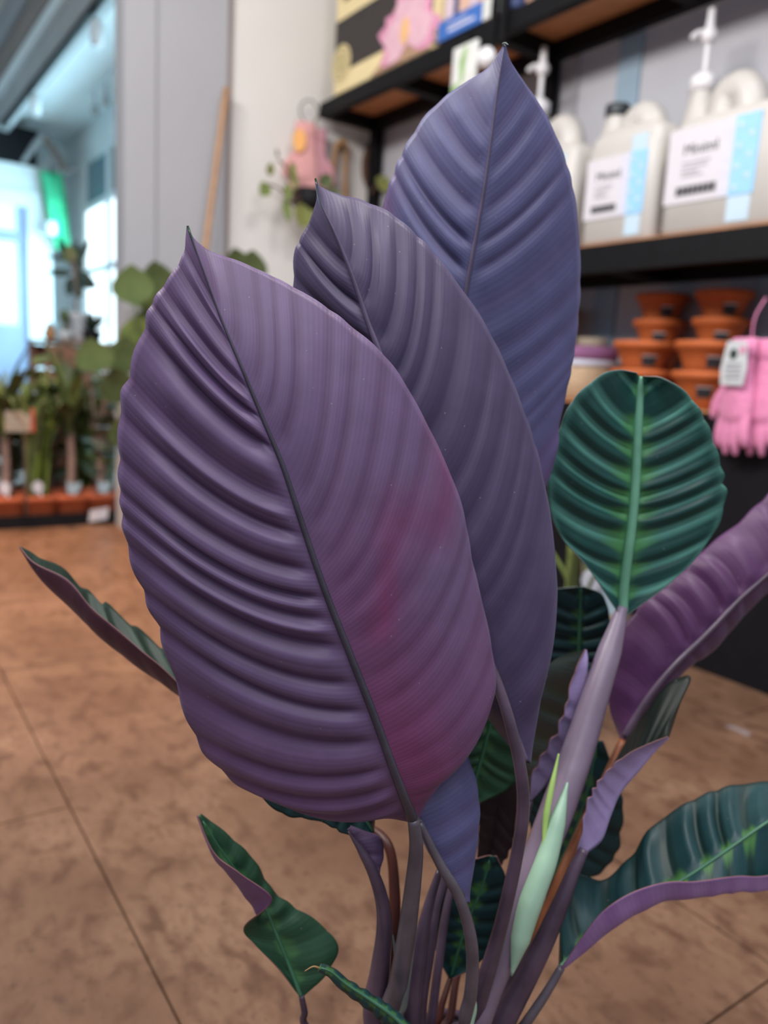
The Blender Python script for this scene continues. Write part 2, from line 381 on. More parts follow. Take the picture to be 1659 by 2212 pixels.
# hanging green cloth in the corner
gx = pl(128, 450, 1, 7.2)
t = thing('green_banner', 'bright green cloth hanging in the corner by the windows', 'banner', (gx[0], 7.15, 0))
zt, zb = pl(120, 372, 1, 7.15)[2], pl(125, 540, 1, 7.15)[2]
V = []; Fc = []
for i in range(13):
    z = zt+(zb-zt)*i/12; wd = .09*(1-.3*i/12)
    for j in range(9): V.append((-.07+wd*(j/4-1)+.08*(i/12), .03*math.sin(j*1.9+i*.35), z))
for i in range(12):
    for j in range(8): Fc.append((i*9+j, i*9+j+1, (i+1)*9+j+1, (i+1)*9+j))
o = mk('cloth', [(V, Fc)], 'green_cloth', t, True); o.modifiers.new('thickness', 'SOLIDIFY').thickness = .006
mk('hook', [tube([(-.07, 0, zt-.01), (-.07, 0, zt+.05), (-.06, .05, zt+.06)], .008, 6)], 'black_metal', t)
mk('tie', [lathe([(.05, 0), (.055, .05), (.05, .1)], 14, (-.1, -.05))], 'lamp_white', t, True, (0, 0, zt-.5))
# lamp brackets on the annex ceiling
t = thing('ceiling_spot', 'small spotlight bracket on the annex ceiling', 'spotlight', (1.62, 5.9, 2.46))
mk('bar', [box(-.015, .015, -.35, .35, -.03, 0)], 'lamp_white', t)
for yy in (-.28, 0, .28):
    a = mk('arm', [tube([(0, yy, -.02), (0, yy, -.10)], .008, 6)], 'beam_grey', t); mk('spot_head', [lathe([(.015, -.17), (.028, -.16), (.02, -.10)], 12, (0, yy))], 'beam_grey', a, True)

# ------------------------------------------------------------------ leaning cane
a = pl(489, 190, 1, YE-.06); b_ = pl(430, 640, 1, YE-.12); d_ = (b_-a)/np.linalg.norm(b_-a); end = a+d_*(a[2]-.004)/(-d_[2])
c_ = mk('wooden_cane', [tube([a, (a+end)/2, end], [.011, .011, .011], 10)], 'cane', None, True); tag(c_, 'slim wooden cane leaning against the white wall', 'cane')

# ------------------------------------------------------------------ shelving unit
DZ = .25; YL, YR = 2.745, .35
shelf = thing('shelving_unit', 'black metal shelving unit with wooden boards on the right', 'shelf', (XS, 0, 0))
def rail_set(zb, zt_, board_t):
    mk('front_rail', [box(0, .03, YR, YL, zb, zt_)], 'black_metal', shelf); mk('back_rail', [box(DZ-.03, DZ, YR, YL, zb, zt_)], 'black_metal', shelf)
    mk('end_rail', [box(.03, DZ-.03, YL-.03, YL, zb, zt_)], 'black_metal', shelf)
    for yy in (2.28, 1.80, 1.32, .84): mk('cross_rail', [box(.03, DZ-.03, yy-.02, yy+.02, zb, zt_-.004)], 'black_metal', shelf)
    for a, b_ in ((2.30, YL-.03), (1.82, 2.30), (1.34, 1.82), (.86, 1.34), (YR, .86)):
        mk('board', [box(.03, DZ-.03, a+.002, b_-.002, zt_-.003, zt_-.003+board_t)], 'shelf_wood', shelf)
rail_set(1.515, 1.565, .012); rail_set(.868, .932, .012)
mk('front_rail', [box(0, .03, YR, 1.62, .50, .555)], 'black_metal', shelf); mk('back_rail', [box(DZ-.03, DZ, YR, 1.62, .50, .555)], 'black_metal', shelf)
mk('board', [box(.03, DZ-.03, YR, 1.62, .545, .560)], 'shelf_wood', shelf)
for yy in (YL-.03, 1.80, .70):
    mk('post', [box(DZ-.03, DZ+.01, yy-.015, yy+.02, 0, 2.4)], 'black_metal', shelf)
mk('post', [box(DZ-.03, DZ+.01, 1.56, 1.60, 0, .51)], 'black_metal', shelf)
mk('base_panel', [box(.0, .02, YR, 1.62, .0, .50)], 'black_plastic', shelf)
mk('base_side', [box(.02, DZ-.03, 1.60, 1.62, .0, .50)], 'black_plastic', shelf)
# things on / from the upper rail: metal hangers
for px_, n_ in ((1066, 0), (1086, 1)):
    q = pl(px_, 60, 0, XS-.012)
    t = thing('hanger_strip', ('left' if n_ == 0 else 'right')+' of two dark hanging strips crossing the upper shelf edge', 'hanger', (XS-.012, q[1], 1.50), -math.pi/2, 'hanging strips on the upper shelf')
    mk('strip', [box(-.011, .011, -.004, .004, -.06+.05*n_, .22)], 'black_metal', t); mk('hook', [tube([(0, 0, .215), (0, .02, .235), (0, .045, .22)], .004, 6)], 'black_metal', t)

# cream boxed card with lotus print, on the upper shelf
yl, yr = 2.667, 2.09; ztop = 2.02; zb0 = 1.575
cx = XS+.012
t = thing('lotus_box', 'cream cardboard box printed with a pink lotus on the upper shelf', 'box', (cx, yl, zb0), -math.pi/2)
Wd = yl-yr
bevel(mk('carton', [box(0, Wd, 0, .16, 0, ztop-zb0)], 'cream_card', t), .004)
def yz(px_, py_): q = pl(px_, py_, 0, cx); return yl-q[1], q[2]-zb0
u0, v0 = yz(728, 50); _, v1 = yz(765, 142)
mk('black_band', [box(.0005, Wd-.0005, -.0015, 0, v1, v0)], 'card_black', t)
lu, lv = yz(882, 62)
pet = []
for i in range(13):
    a = math.radians(-20+220*i/12); L_ = .155+.025*math.sin(i*2.1)
    for lay in (0, 1):
        LL = L_*(1-.22*lay); a2 = a+lay*.12; w_ = .036
        pet.append(slab([(lu+math.cos(a2)*LL*f+math.sin(a2)*w_*g, lv-.02+math.sin(a2)*LL*f*.95-math.cos(a2)*w_*g) for f, g in ((-.12, -.5), (.5, -1), (.8, -.7), (1, 0), (.8, .7), (.5, 1), (-.12, .5))], -.0024-.0018*lay-.00012*i, -.0016)+(lay,))
lo = mk('lotus_print', pet, ['lotus_edge', 'lotus_pink'], t)
mk('lotus_heart', [slab([(lu-.01+.024*math.cos(x), lv-.005+.04*math.sin(x)) for x in np.linspace(0, 2*math.pi, 20)[:-1]], -.0075, -.0060)], 'lotus_heart', t)
eu, ev = yz(738, 138)
mk('emblem', [disc(eu, ev, .062, -.0035, -.0016, 28)], 'cream_card', t)
rg = []
for r_ in (.056, .04, .024):
    n_ = 28; V = [(eu+rr_*math.cos(2*math.pi*i/n_), -.0042, ev+rr_*math.sin(2*math.pi*i/n_)) for rr_ in (r_, r_-.010) for i in range(n_)]
    rg.append((V, [(i, (i+1) % n_, n_+(i+1) % n_, n_+i) for i in range(n_)]))
for i in range(10):
    a = i*math.pi/5; rg.append(disc(eu+.012*math.cos(a), ev+.012*math.sin(a), .004, -.0042, -.0036, 8))
mk('emblem_rings', rg, 'emblem_olive', t)
tu, tv_ = yz(742, 6); text('lettering', 'LAK', .085, 'print_dark', t, (tu, -.0015, tv_))
mk('tan_patch', [slab([(Wd*.42, .002), (Wd-.002, .002), (Wd-.002, .075), (Wd*.62, .055)], -.0015, 0)], 'card_tan', t)  # tan patch across the lower right of the carton front

# books and packs next to it
def book(name, label, cat, y1, wdt, hgt, dep, m_, m2, z=zb0, xo=.03, group=None, tilt=0):
    t = thing(name, label, cat, (XS+xo, y1, z), -math.pi/2, group)
    bevel(mk('cover', [box(0, wdt, 0, dep, 0, .004), box(0, .003, 0, dep, .004, hgt), box(wdt-.003, wdt, 0, dep, .004, hgt), box(.003, wdt-.003, 0, .004, .004, hgt)], m_, t), .001)
    mk('pages', [box(.004, wdt-.004, .005, dep-.002, .005, hgt-.004)], m2, t); return t
G_ = 'upright books on the upper shelf'
yy = 2.075
for i, (wd, hg, m_, lb) in enumerate(((.04, .36, 'book_lilac', 'lilac book beside the lotus box'), (.022, .33, 'book_navy', 'slim navy book beside the lilac one'), (.05, .31, 'book_peach', 'thick peach book right of the navy one'),
      (.03, .34, 'book_lilac', 'pale lilac book between two peach books'), (.05, .32, 'book_peach', 'peach book at the right end of the row'))):
    book('book', lb, 'book', yy, wd, hg, .17, m_, 'book_pages', xo=.045, group=G_); yy -= wd+.002
q1 = pl(930, 100, 0, XS+.005)[1]; q2 = pl(1058, 40, 0, XS+.005)[1]
t = thing('blue_carton', 'flat blue and white carton lying at the upper shelf edge', 'carton', (XS+.003, 2.05, zb0), -math.pi/2)
bevel(mk('body', [box(0, .20, 0, .035, 0, .055)], 'book_blue', t), .002); bevel(mk('white_end', [box(.201, .275, 0, .035, 0, .055)], 'packet_white', t), .002)
text('lettering', 'CAMPA', .03, 'packet_white', t, (.05, -.0008, .018)) if False else mk('print_bar', [box(.05, .17, -.001, 0, .016, .024), box(.05, .14, -.001, 0, .032, .036)], 'label_lilac', t)
t = thing('bead_jar', 'small dark jar with a shiny lid at the upper shelf edge', 'jar', (XS+.03, 1.74, zb0))
mk('glass', [lathe([(.02, 0), (.024, .005), (.024, .07), (.016, .085)], 18)], 'book_navy', t, True); mk('lid', [lathe([(.018, .085), (.02, .087), (.02, .105), (.016, .108)], 18)], 'pump_white', t, True)
t = thing('orange_tin', 'orange tin standing beyond the jar on the upper shelf', 'tin', (XS+.08, 1.62, zb0))
mk('body', [lathe([(.035, 0), (.036, .004), (.036, .12), (.035, .124)], 20)], 'terracotta', t, True); mk('lid', [lathe([(.037, .124), (.037, .135), (.03, .137)], 20)], 'packet_white', t, True)
# seed packets hanging under the upper rail
q = pl(1010, 155, 0, XS-.02)
t = thing('seed_packet', 'white and green packet hanging under the upper shelf edge', 'packet', (XS-.02, q[1]+.06, q[2]), -math.pi/2)
bevel(mk('pouch', [box(-.005, .10, -.006, .006, -.09, .075)], 'packet_white', t), .004)
mk('green_print', [slab([(.0, -.085), (.04, -.085), (.03, -.02), (.0, -.03)], -.0075, -.0062), slab([(.03, .03), (.045, .06), (.06, .068), (.05, -.02), (.04, -.03)], -.0075, -.0062)], 'packet_green', t)
mk('hang_hook', [tube([(.05, 0, .07), (.05, .0, .10), (.05, .016, .105)], .003, 6)], 'black_metal', t)
t = thing('bauble', 'pearly round bauble hanging beside the packet', 'ornament', (XS-.018, pl(1052, 125, 0, XS-.018)[1], pl(1052, 125, 0, XS-.018)[2]))
mk('ball', [lathe([(.001, -.028), (.012, -.025), (.022, -.016), (.028, 0), (.022, .016), (.012, .025), (.001, .028)], 20)], 'pump_white', t, True); mk('string', [tube([(0, 0, .027), (.0, 0, .06)], .0015, 6)], 'black_metal', t)

# ------------------------------------------------------------------ jerrycans on the middle shelf
def rrect(w, d, r, n=5):
    pts = []
    for cx_, cy_, a0 in ((w/2-r, d/2-r, 0), (-w/2+r, d/2-r, 90), (-w/2+r, -d/2+r, 180), (w/2-r, -d/2+r, 270)):
        for i in range(n+1):
            a = math.radians(a0+90*i/n); pts.append((cx_+r*math.cos(a), cy_+r*math.sin(a)))
    return pts
def jerrycan(label, yleft, wd, hgt, dep, pump, cap_px, hump_px, x0=XS+.036, stripe=(.70, .90), lab=None, name='jerrycan'):
    t = thing(name, label, 'canister', (x0, yleft, .941), -math.pi/2, 'plastic canisters on the middle shelf')
    V = []; Fc = []; sec = ((0, .96, .92), (.012, 1, 1), (hgt*.80, 1, 1), (hgt*.90, .94, .93), (hgt*.97, .80, .8), (hgt, .62, .6))
    for z, sw, sd in sec:
        V += [(wd/2+px_*sw, dep/2+py_*sd, z) for px_, py_ in rrect(wd, dep, .028)]
    n_ = 24
    for j in range(len(sec)-1):
        for i in range(n_): Fc.append((j*n_+i, j*n_+(i+1) % n_, (j+1)*n_+(i+1) % n_, (j+1)*n_+i))
    Fc.append(tuple(range(n_))[::-1]); Fc.append(tuple((len(sec)-1)*n_+i for i in range(n_)))
    mk('body', [(V, Fc)], 'milky_plastic', t, True)
    def uz(px_, py_): q = pl(px_, py_, 0, x0+dep/2); return yleft-q[1], q[2]-.941
    hu, hz = uz(*hump_px); cu, cz = uz(*cap_px); hr = .038; hz -= hr
    mk('handle', [tube([(hu-.034, dep/2, hgt*.80), (hu-.030, dep/2, hz-.02), (hu-.008, dep/2, hz), (hu+.012, dep/2, hz-.004), (hu+.030, dep/2, hz-.04), (hu+.036, dep/2, hgt*.70)], hr, 16, 30)], 'milky_plastic', t, True)
    mk('neck', [lathe([(.045, hgt*.90), (.038, hgt*.99), (.026, max(cz-.03, hgt)), (.026, max(cz-.02, hgt+.008))], 20, (cu, dep/2))], 'milky_plastic', t, True)
    if pump:
        mk('pump_collar', [lathe([(.03, cz-.035), (.03, cz-.005), (.018, cz+.004), (.008, cz+.012)], 20, (cu, dep/2))], 'pump_white', t, True)
        ph_ = mk('pump_rod', [tube([(cu, dep/2, cz), (cu, dep/2, cz+.13)], .007, 10)], 'pump_white', t, True)
        mk('pump_head', [lathe([(.008, 0), (.017, .010), (.02, .022), (.012, .034), (.009, .046), (.008, .075)], 16, (cu, dep/2))], 'pump_white', ph_, True, (0, 0, cz+.065))
        mk('pump_nozzle', [tube([(cu, dep/2, cz+.092), (cu-.012, dep/2-.022, cz+.088), (cu-.018, dep/2-.036, cz+.075)], .007, 8)], 'pump_white', ph_, True)
    else:
        mk('screw_cap', [lathe([(.029, cz-.028), (.031, cz-.024), (.031, cz-.004), (.028, cz)], 24, (cu, dep/2))], 'cap_black', t, True)
    mk('gauge_strip', [box(wd*stripe[0], wd*stripe[1], -.0012, .002, .012, hgt*.86)], 'gauge_strip', t)
    if lab:
        ul, ur, zl, zh = lab
        L1 = mk('label', [box(ul, ur, -.0022, .001, zl, zh)], 'label_white', t)
        mk('label_side', [box(ur, wd*stripe[0], -.0022, .001, zl, zh)], 'label_lilac', t)
        mk('label_blue', [box(wd*stripe[0], wd*stripe[1]+.004, -.0026, .001, zl, zh)], 'label_blue', t)
        w_ = ur-ul; h_ = zh-zl
        text('lettering', 'Miniml', h_*.20, 'print_dark', L1, (ul+w_*.28, -.0024, zl+h_*.64))
        mk('small_print', [box(ul+w_*.28, ul+w_*(.28+.5*f), -.003, -.0021, zl+h_*q_, zl+h_*(q_+.025)) for q_, f in ((.52, 1), (.46, .9), (.40, .6), (.35, .8))], 'print_grey', L1)
        mk('barcode_bar', [box(ul+w_*(.22+.09*i), ul+w_*(.22+.09*i+.075), -.003, -.0021, zl+h_*.10, zl+h_*.22) for i in range(8)], 'print_dark', L1)
        dots = [disc(wd*stripe[0]+(wd*(stripe[1]-stripe[0]))*(.25+.5*((i) % 2)), zl+h_*(.1+.13*i), .006, -.0034, -.0026, 8) for i in range(7)]
        mk('label_pattern', dots, 'gauge_strip', t)
    return t
jerrycan('white canister with pump at the right end of the shelf', 1.212, .285, .255, .19, True, (1522, 165), (1606, 152), stripe=(.60, .78), lab=(.012, .150, .065, .222))
jerrycan('white canister with black screw cap beside the pump one', 1.447, .215, .275, .17, False, (1336, 228), (1398, 220), stripe=(.66, .86), lab=(.012, .118, .06, .20))
jerrycan('white canister with pump half hidden by the tall leaf', 1.70, .215, .275, .17, True, (1166, 220), (1222, 248), stripe=(.66, .86), lab=(.012, .118, .06, .20))

# ------------------------------------------------------------------ terracotta bowls on the lower shelf
BP = [(.042, 0), (.045, .003), (.052, .036), (.064, .062), (.071, .066), (.073, .072), (.072, .081), (.066, .082), (.060, .062), (.047, .034), (.037, .012), (.01, .010)]
bowl0 = thing('terracotta_bowl', '', 'bowl')
mk('shell', [lathe(BP, 36)], 'terracotta', bowl0, True)
V = []; 
for z_ in (.024, .046):
    for i in range(4):
        a = math.radians(-17+11.5*i)-math.pi/2+.2; r_ = .0505+(z_-.030)*.40+.0016; V.append((r_*math.cos(a), r_*math.sin(a), z_))
mk('sticker', [(V, [(i, i+1, 5+i, 4+i) for i in range(3)])], 'print_dark', bowl0)
V2 = [(x*1.012, y*1.012, z+.011) for x, y, z in V[:4]]+[(x*1.03, y*1.03, z+.003) for x, y, z in V[4:]]
mk('sticker_top', [(V2, [(i, i+1, 5+i, 4+i) for i in range(3)])], 'tag_pale', bowl0)
first = True
names = {('b', 0): 'back left stack', ('b', 1): 'back right stack', ('f', 0): 'front left stack', ('f', 1): 'front right stack'}
ordn = {0: 'lowest', 1: 'second', 2: 'third', 3: 'top'}
for (row, c, n_, xx, yy, sc) in (('f', 0, 2, 1.604, pl(1391, 760, 0, 1.604)[1], 1.0), ('f', 1, 2, 1.604, pl(1525, 780, 0, 1.604)[1], .97), ('b', 0, 4, 1.732, pl(1430, 660, 0, 1.732)[1], .90), ('b', 1, 4, 1.732, pl(1562, 660, 0, 1.732)[1], .90)):
    dz = {'f': .066, 'b': .064}[row]
    for k in range(n_):
        o = bowl0 if first else copy_tree(bowl0)
        first = False
        z_ = .561+k*dz
        o.location = (xx, yy, z_); o.scale = (sc, sc, 1.0); o.rotation_euler = (0, 0, math.radians(-58)+.25*(k % 2)-.1)
        which = 'top' if k == n_-1 else ordn[k]
        tag(o, '%s terracotta bowl of the %s on the lower shelf' % (which, names[(row, c)]), 'bowl', 'stacked terracotta bowls')

# woven basket and beige pots left of the bowls
q = pl(1262, 780, 0, 1.64)
t = thing('woven_basket', 'woven basket with a purple band beside the bowls', 'basket', (1.655, q[1]+.02, .561))
mk('weave', [lathe([(.066, 0), (.07, .004), (.086, .085)], 30)], 'basket_weave', t, True); mk('white_band', [lathe([(.0865, .085), (.0895, .102)], 30)], 'basket_white', t, True)
mk('purple_band', [lathe([(.0895, .102), (.092, .112), (.094, .135), (.088, .138), (.08, .11), (.07, .02)], 30)], 'basket_band', t, True)
q = pl(1262, 660, 0, 1.70)
t = thing('beige_pot', 'beige fibre pot with a tan rim behind the basket', 'pot', (1.712, q[1]+.10, .561))
mk('body', [lathe([(.040, 0), (.043, .004), (.052, .18)], 26)], 'beige_fibre', t, True); mk('rim', [lathe([(.053, .18), (.060, .19), (.062, .23), (.057, .25), (.048, .255)], 26)], 'tan_rim', t, True)
t = thing('fibre_bowl', 'stacked pale fibre bowl behind the purple banded basket', 'bowl', (1.725, q[1]-.02, .561))
mk('body', [lathe([(.028, 0), (.032, .004), (.040, .15), (.043, .165), (.037, .165), (.03, .1)], 26)], 'beige_fibre', t, True)

# ------------------------------------------------------------------ gloves
def glove(parent, m_, mirror, loc, sc=1.0, cuff='glove_mauve', spread=1.0, rz=0):
    g = [(np.array([0, 0, -.05]), .036, .018, .045)]
    V = []; Fc = []
    def add(gm): 
        o_ = len(V); V.extend(gm[0]); Fc.extend([tuple(i+o_ for i in f) for f in gm[1]])
    add(tube([(0, 0, .04), (0, 0, -.005), (0, 0, -.05), (0, 0, -.088), (0, 0, -.10)], [.030, .031, .040, .042, .030], 16, 24, .42, (0, 1, 0)))
    for i, (x, L_) in enumerate(((-.030, .058), (-.011, .070), (.010, .068), (.029, .050))):
        add(tube([(x, 0, -.08), (x*1.15*spread, -.004, -.10-L_*.5), (x*1.3*spread, .002, -.10-L_)], [.0115, .012, .0105, .006], 10, 16, .8))
    add(tube([(.028*mirror, 0, -.03), (.052*mirror, -.004, -.065), (.058*mirror, -.006, -.10)], [.013, .013, .011, .006], 10, 16, .8))
    o = mk('glove', [(V, Fc)], m_, parent, True, loc, rz); o.scale = (sc, sc, sc)
    r_ = o.modifiers.new('blend', 'REMESH'); r_.mode = 'VOXEL'; r_.voxel_size = .004; r_.use_smooth_shade = True
    s_ = o.modifiers.new('soften', 'SMOOTH'); s_.iterations = 4
    mk('cuff', [lathe([(.029, .025), (.031, .027), (.032, .06), (.028, .062)], 18)], cuff, o, True).scale = (1, .5, 1)
    return o
q = pl(1612, 800, 0, 1.47)
t = thing('garden_gloves', 'bright pink garden gloves hanging at the right edge with a card tag', 'gloves', (1.475, q[1], q[2]), -math.pi/2-.3)
glove(t, 'glove_pink', -1, (-.012, -.004, .0), 1.0, 'glove_pink'); glove(t, 'glove_pink', 1, (.028, .022, .0), .98, 'glove_pink', rz=.2)
mk('card_tag', [slab([(-.035, -.03), (.025, -.03), (.03, .0), (.022, .055), (-.03, .055), (-.04, .0)], -.031, -.0285)], 'tag_pale', t)
mk('tag_spot', [disc(-.008, .03, .010, -.033, -.031, 14)], 'foliage_deep', t); mk('tag_print', [box(-.025, .018, -.0325, -.031, -.018+.009*i, -.014+.009*i) for i in range(4)], 'print_grey', t)
mk('pink_flower', [disc(.016, .038, .008, -.033, -.031, 10)], 'lotus_edge', t)
mk('hang_loop', [tube([(0, 0, .05), (0, .0, .10), (0, .02, .14)], .0015, 6)], 'glove_pink', t)
q = pl(680, 300, 1, YL+.0)
t = thing('garden_gloves', 'salmon pink gloves hanging from the left shelf corner with an orange tag', 'gloves', (XS-.03, YL+.0, 1.412), -math.radians(20))
glove(t, 'glove_salmon', -1, (-.022, -.004, .0), 1.25, 'glove_salmon'); glove(t, 'glove_mauve', 1, (.025, .018, -.005), 1.15, 'glove_mauve')
mk('orange_tag', [disc(-.048, .005, .040, -.036, -.033, 20, .024)], 'tag_orange', t)
mk('hang_ring', [tube([(0, 0, .06), (-.03, 0, .085), (-.045, 0, .12), (-.03, 0, .15), (.0, 0, .155), (.025, 0, .12), (.01, 0, .08)], .0025, 6)], 'black_metal', t)

# straps, wall plant
q0 = pl(735, 308, 1, YE-.03); q1 = pl(745, 430, 1, YE-.03)
t = thing('leather_strap', 'tan looped strap hanging on the wall under the shelf', 'strap', (q0[0], YE-.03, q0[2]))
zz = q1[2]-q0[2]-.1
mk('loop', [tube([(-.03, -.004, zz*.55), (-.022, -.004, -.04), (-.005, -.004, -.004), (.022, -.004, -.006), (.028, -.004, zz*.4), (.036, -.004, zz)], .012, 10, 40, .4, (0, 1, 0))], 'strap_tan', t, True)
mk('wall_peg', [tube([(0, .03, -.02), (0, -.03, -.018)], .006, 8)], 'black_metal', t)
q0 = pl(800, 310, 1, YE-.03)
t = thing('brown_strap', 'dark brown strap hanging beside the rear shelf post', 'strap', (q0[0]-.004, YE-.03, q0[2]))
mk('band', [tube([(.0, 0, 0), (-.015, 0, -.06), (-.012, 0, -.12), (.004, 0, -.17)], [.008, .016, .017, .006], 10, 24, .4, (0, 1, 0))], 'strap_brown', t, True)
mk('wall_peg', [tube([(0, .03, -.006), (0, -.025, -.004)], .006, 8)], 'black_metal', t)

def oval_leaf(L_, w_, bend=.2, n=7):
    V = []; Fc = []
    for i in range(n+1):
        s = i/n; w = w_*math.sin(math.pi*min(1, s**.8*.97+.02))**.8; z = bend*L_*s*s
        V += [(-w/2, L_*s, z+.12*w), (0, L_*s, z), (w/2, L_*s, z+.12*w)]
    for i in range(n):
        for j in range(2): Fc.append((i*3+j, i*3+j+1, (i+1)*3+j+1, (i+1)*3+j))
    return V, Fc
LEAFM = {}
def leaf_obj(key, m_, parent, base, d, nrm=(0, -.6, .8), name='leaf', sc=1.0):
    if (key, m_) not in LEAFM:
        L_, w_, b_ = key; v, f = oval_leaf(L_, w_, b_); me = bpy.data.meshes.new(name); me.from_pydata(v, [], f); me.materials.append(MATS[m_])
        me.polygons.foreach_set('use_smooth', [True]*len(f)); LEAFM[(key, m_)] = me
    o = bpy.data.objects.new(name, LEAFM[(key, m_)]); COL.objects.link(o); o.parent = parent
    y = Vector(d).normalized(); z = Vector(nrm); x = y.cross(z).normalized(); z = x.cross(y)
    o.matrix_local = Matrix(((x[0]*sc, y[0]*sc, z[0]*sc, base[0]), (x[1]*sc, y[1]*sc, z[1]*sc, base[1]), (x[2]*sc, y[2]*sc, z[2]*sc, base[2]), (0, 0, 0, 1)))
    return o
q = pl(670, 425, 1, YE-.10); base = q.copy()
t = thing('wall_plant', 'small trailing plant in a black wall pot under the gloves', 'plant', (q[0], YE-.10, q[2]-.05))
mk('pot', [lathe([(.042, 0), (.055, .012), (.066, .07), (.062, .072), (.05, .06), (.01, .058)], 22)], 'black_plastic', t, True)
mk('bracket', [box(-.02, .02, .06, .10, .03, .05)], 'black_metal', t)
def wp(px_, py_, d=0): r_ = pl(px_, py_, 1, YE-.10-d); return (r_[0]-q[0], -d, r_[2]-(q[2]-.05))
for pts in (((655, 415), (625, 425), (600, 405), (578, 398)), ((650, 420), (628, 380), (612, 355), (600, 345)), ((655, 410), (640, 440), (612, 430)), ((670, 440), (660, 470)), ((800, 420), (812, 400))):
    mk('twig', [tube([wp(*p, .02) for p in pts], .004, 6)], 'strap_brown', t, True)
for px_, py_, dx, dz, k_, m_ in ((580, 398, -.4, -.5, (.062, .05, .1), 'foliage_green'), (582, 380, 0, 1, (.045, .032, .1), 'foliage_olive'), (616, 430, .1, -1, (.085, .038, .1), 'foliage_green'), (632, 372, .15, -1, (.06, .034, .1), 'foliage_olive'),
     (628, 350, .2, -.8, (.06, .03, .1), 'foliage_olive'), (622, 395, -.1, -1, (.07, .036, .1), 'foliage_green'), (655, 440, -.2, -1, (.09, .07, .1), 'foliage_olive'), (672, 445, -.4, -.9, (.09, .07, .1), 'foliage_olive'), (690, 400, .6, .5, (.06, .05, .1), 'foliage_dark'),
     (705, 415, .7, -.2, (.06, .05, .1), 'foliage_dark'), (812, 385, .5, -.3, (.08, .06, .1), 'foliage_olive'), (600, 340, -.3, .8, (.03, .012, .1), 'foliage_dark')):
    leaf_obj(k_, m_, t, wp(px_, py_, .03), (dx, -.1, dz), (0, -1, .1))

# ------------------------------------------------------------------ tray of potted plants at the left
YT = 2.885
xa, xb_ = pl(-60, 1100, 1, YT)[0], pl(252, 1100, 1, YT)[0]
t = thing('plant_tray', 'shallow black tray holding the row of terracotta pots', 'tray', ((xa+xb_)/2, YT+.17, 0))
hw_ = (xb_-xa)/2
mk('base', [box(-hw_, hw_, -.17, .17, 0, .008)], 'black_plastic', t)
for a, b_, c, d in ((-hw_, hw_, -.17, -.162), (-hw_, hw_, .162, .17), (-hw_, -hw_+.008, -.162, .162), (hw_-.008, hw_, -.162, .162)): mk('side', [box(a, b_, c, d, .008, .045)], 'black_plastic', t)
mk('price_label', [slab([(hw_-.10, .012), (hw_-.035, .02), (hw_-.03, .062), (hw_-.095, .054)], -.176, -.171)], 'label_white', t)
def blade(L_, w_, arch, n=8):
    V = []; Fc = []
    for i in range(n+1):
        s = i/n; w = w_*(1-s**3)*(.55+.45*min(1, s*4)); a = arch*s
        V += [(-w/2, L_*s*math.sin(a)*.9, L_*s*math.cos(a*.8)+.0), (0, L_*s*math.sin(a)*.9+.25*w, L_*s*math.cos(a*.8)), (w/2, L_*s*math.sin(a)*.9, L_*s*math.cos(a*.8))]
    for i in range(n):
        for j in range(2): Fc.append((i*3+j, i*3+j+1, (i+1)*3+j+1, (i+1)*3+j))
    return V, Fc
BL = {}
def blade_obj(par, key, m_, base, az, tilt=0):
    if (key, m_) not in BL:
        v, f = blade(*key); me = bpy.data.meshes.new('leaf'); me.from_pydata(v, [], f); me.materials.append(MATS[m_]); me.polygons.foreach_set('use_smooth', [True]*len(f)); BL[(key, m_)] = me
    o = bpy.data.objects.new('leaf', BL[(key, m_)]); COL.objects.link(o); o.parent = par; o.location = base; o.rotation_euler = (tilt, 0, az); return o
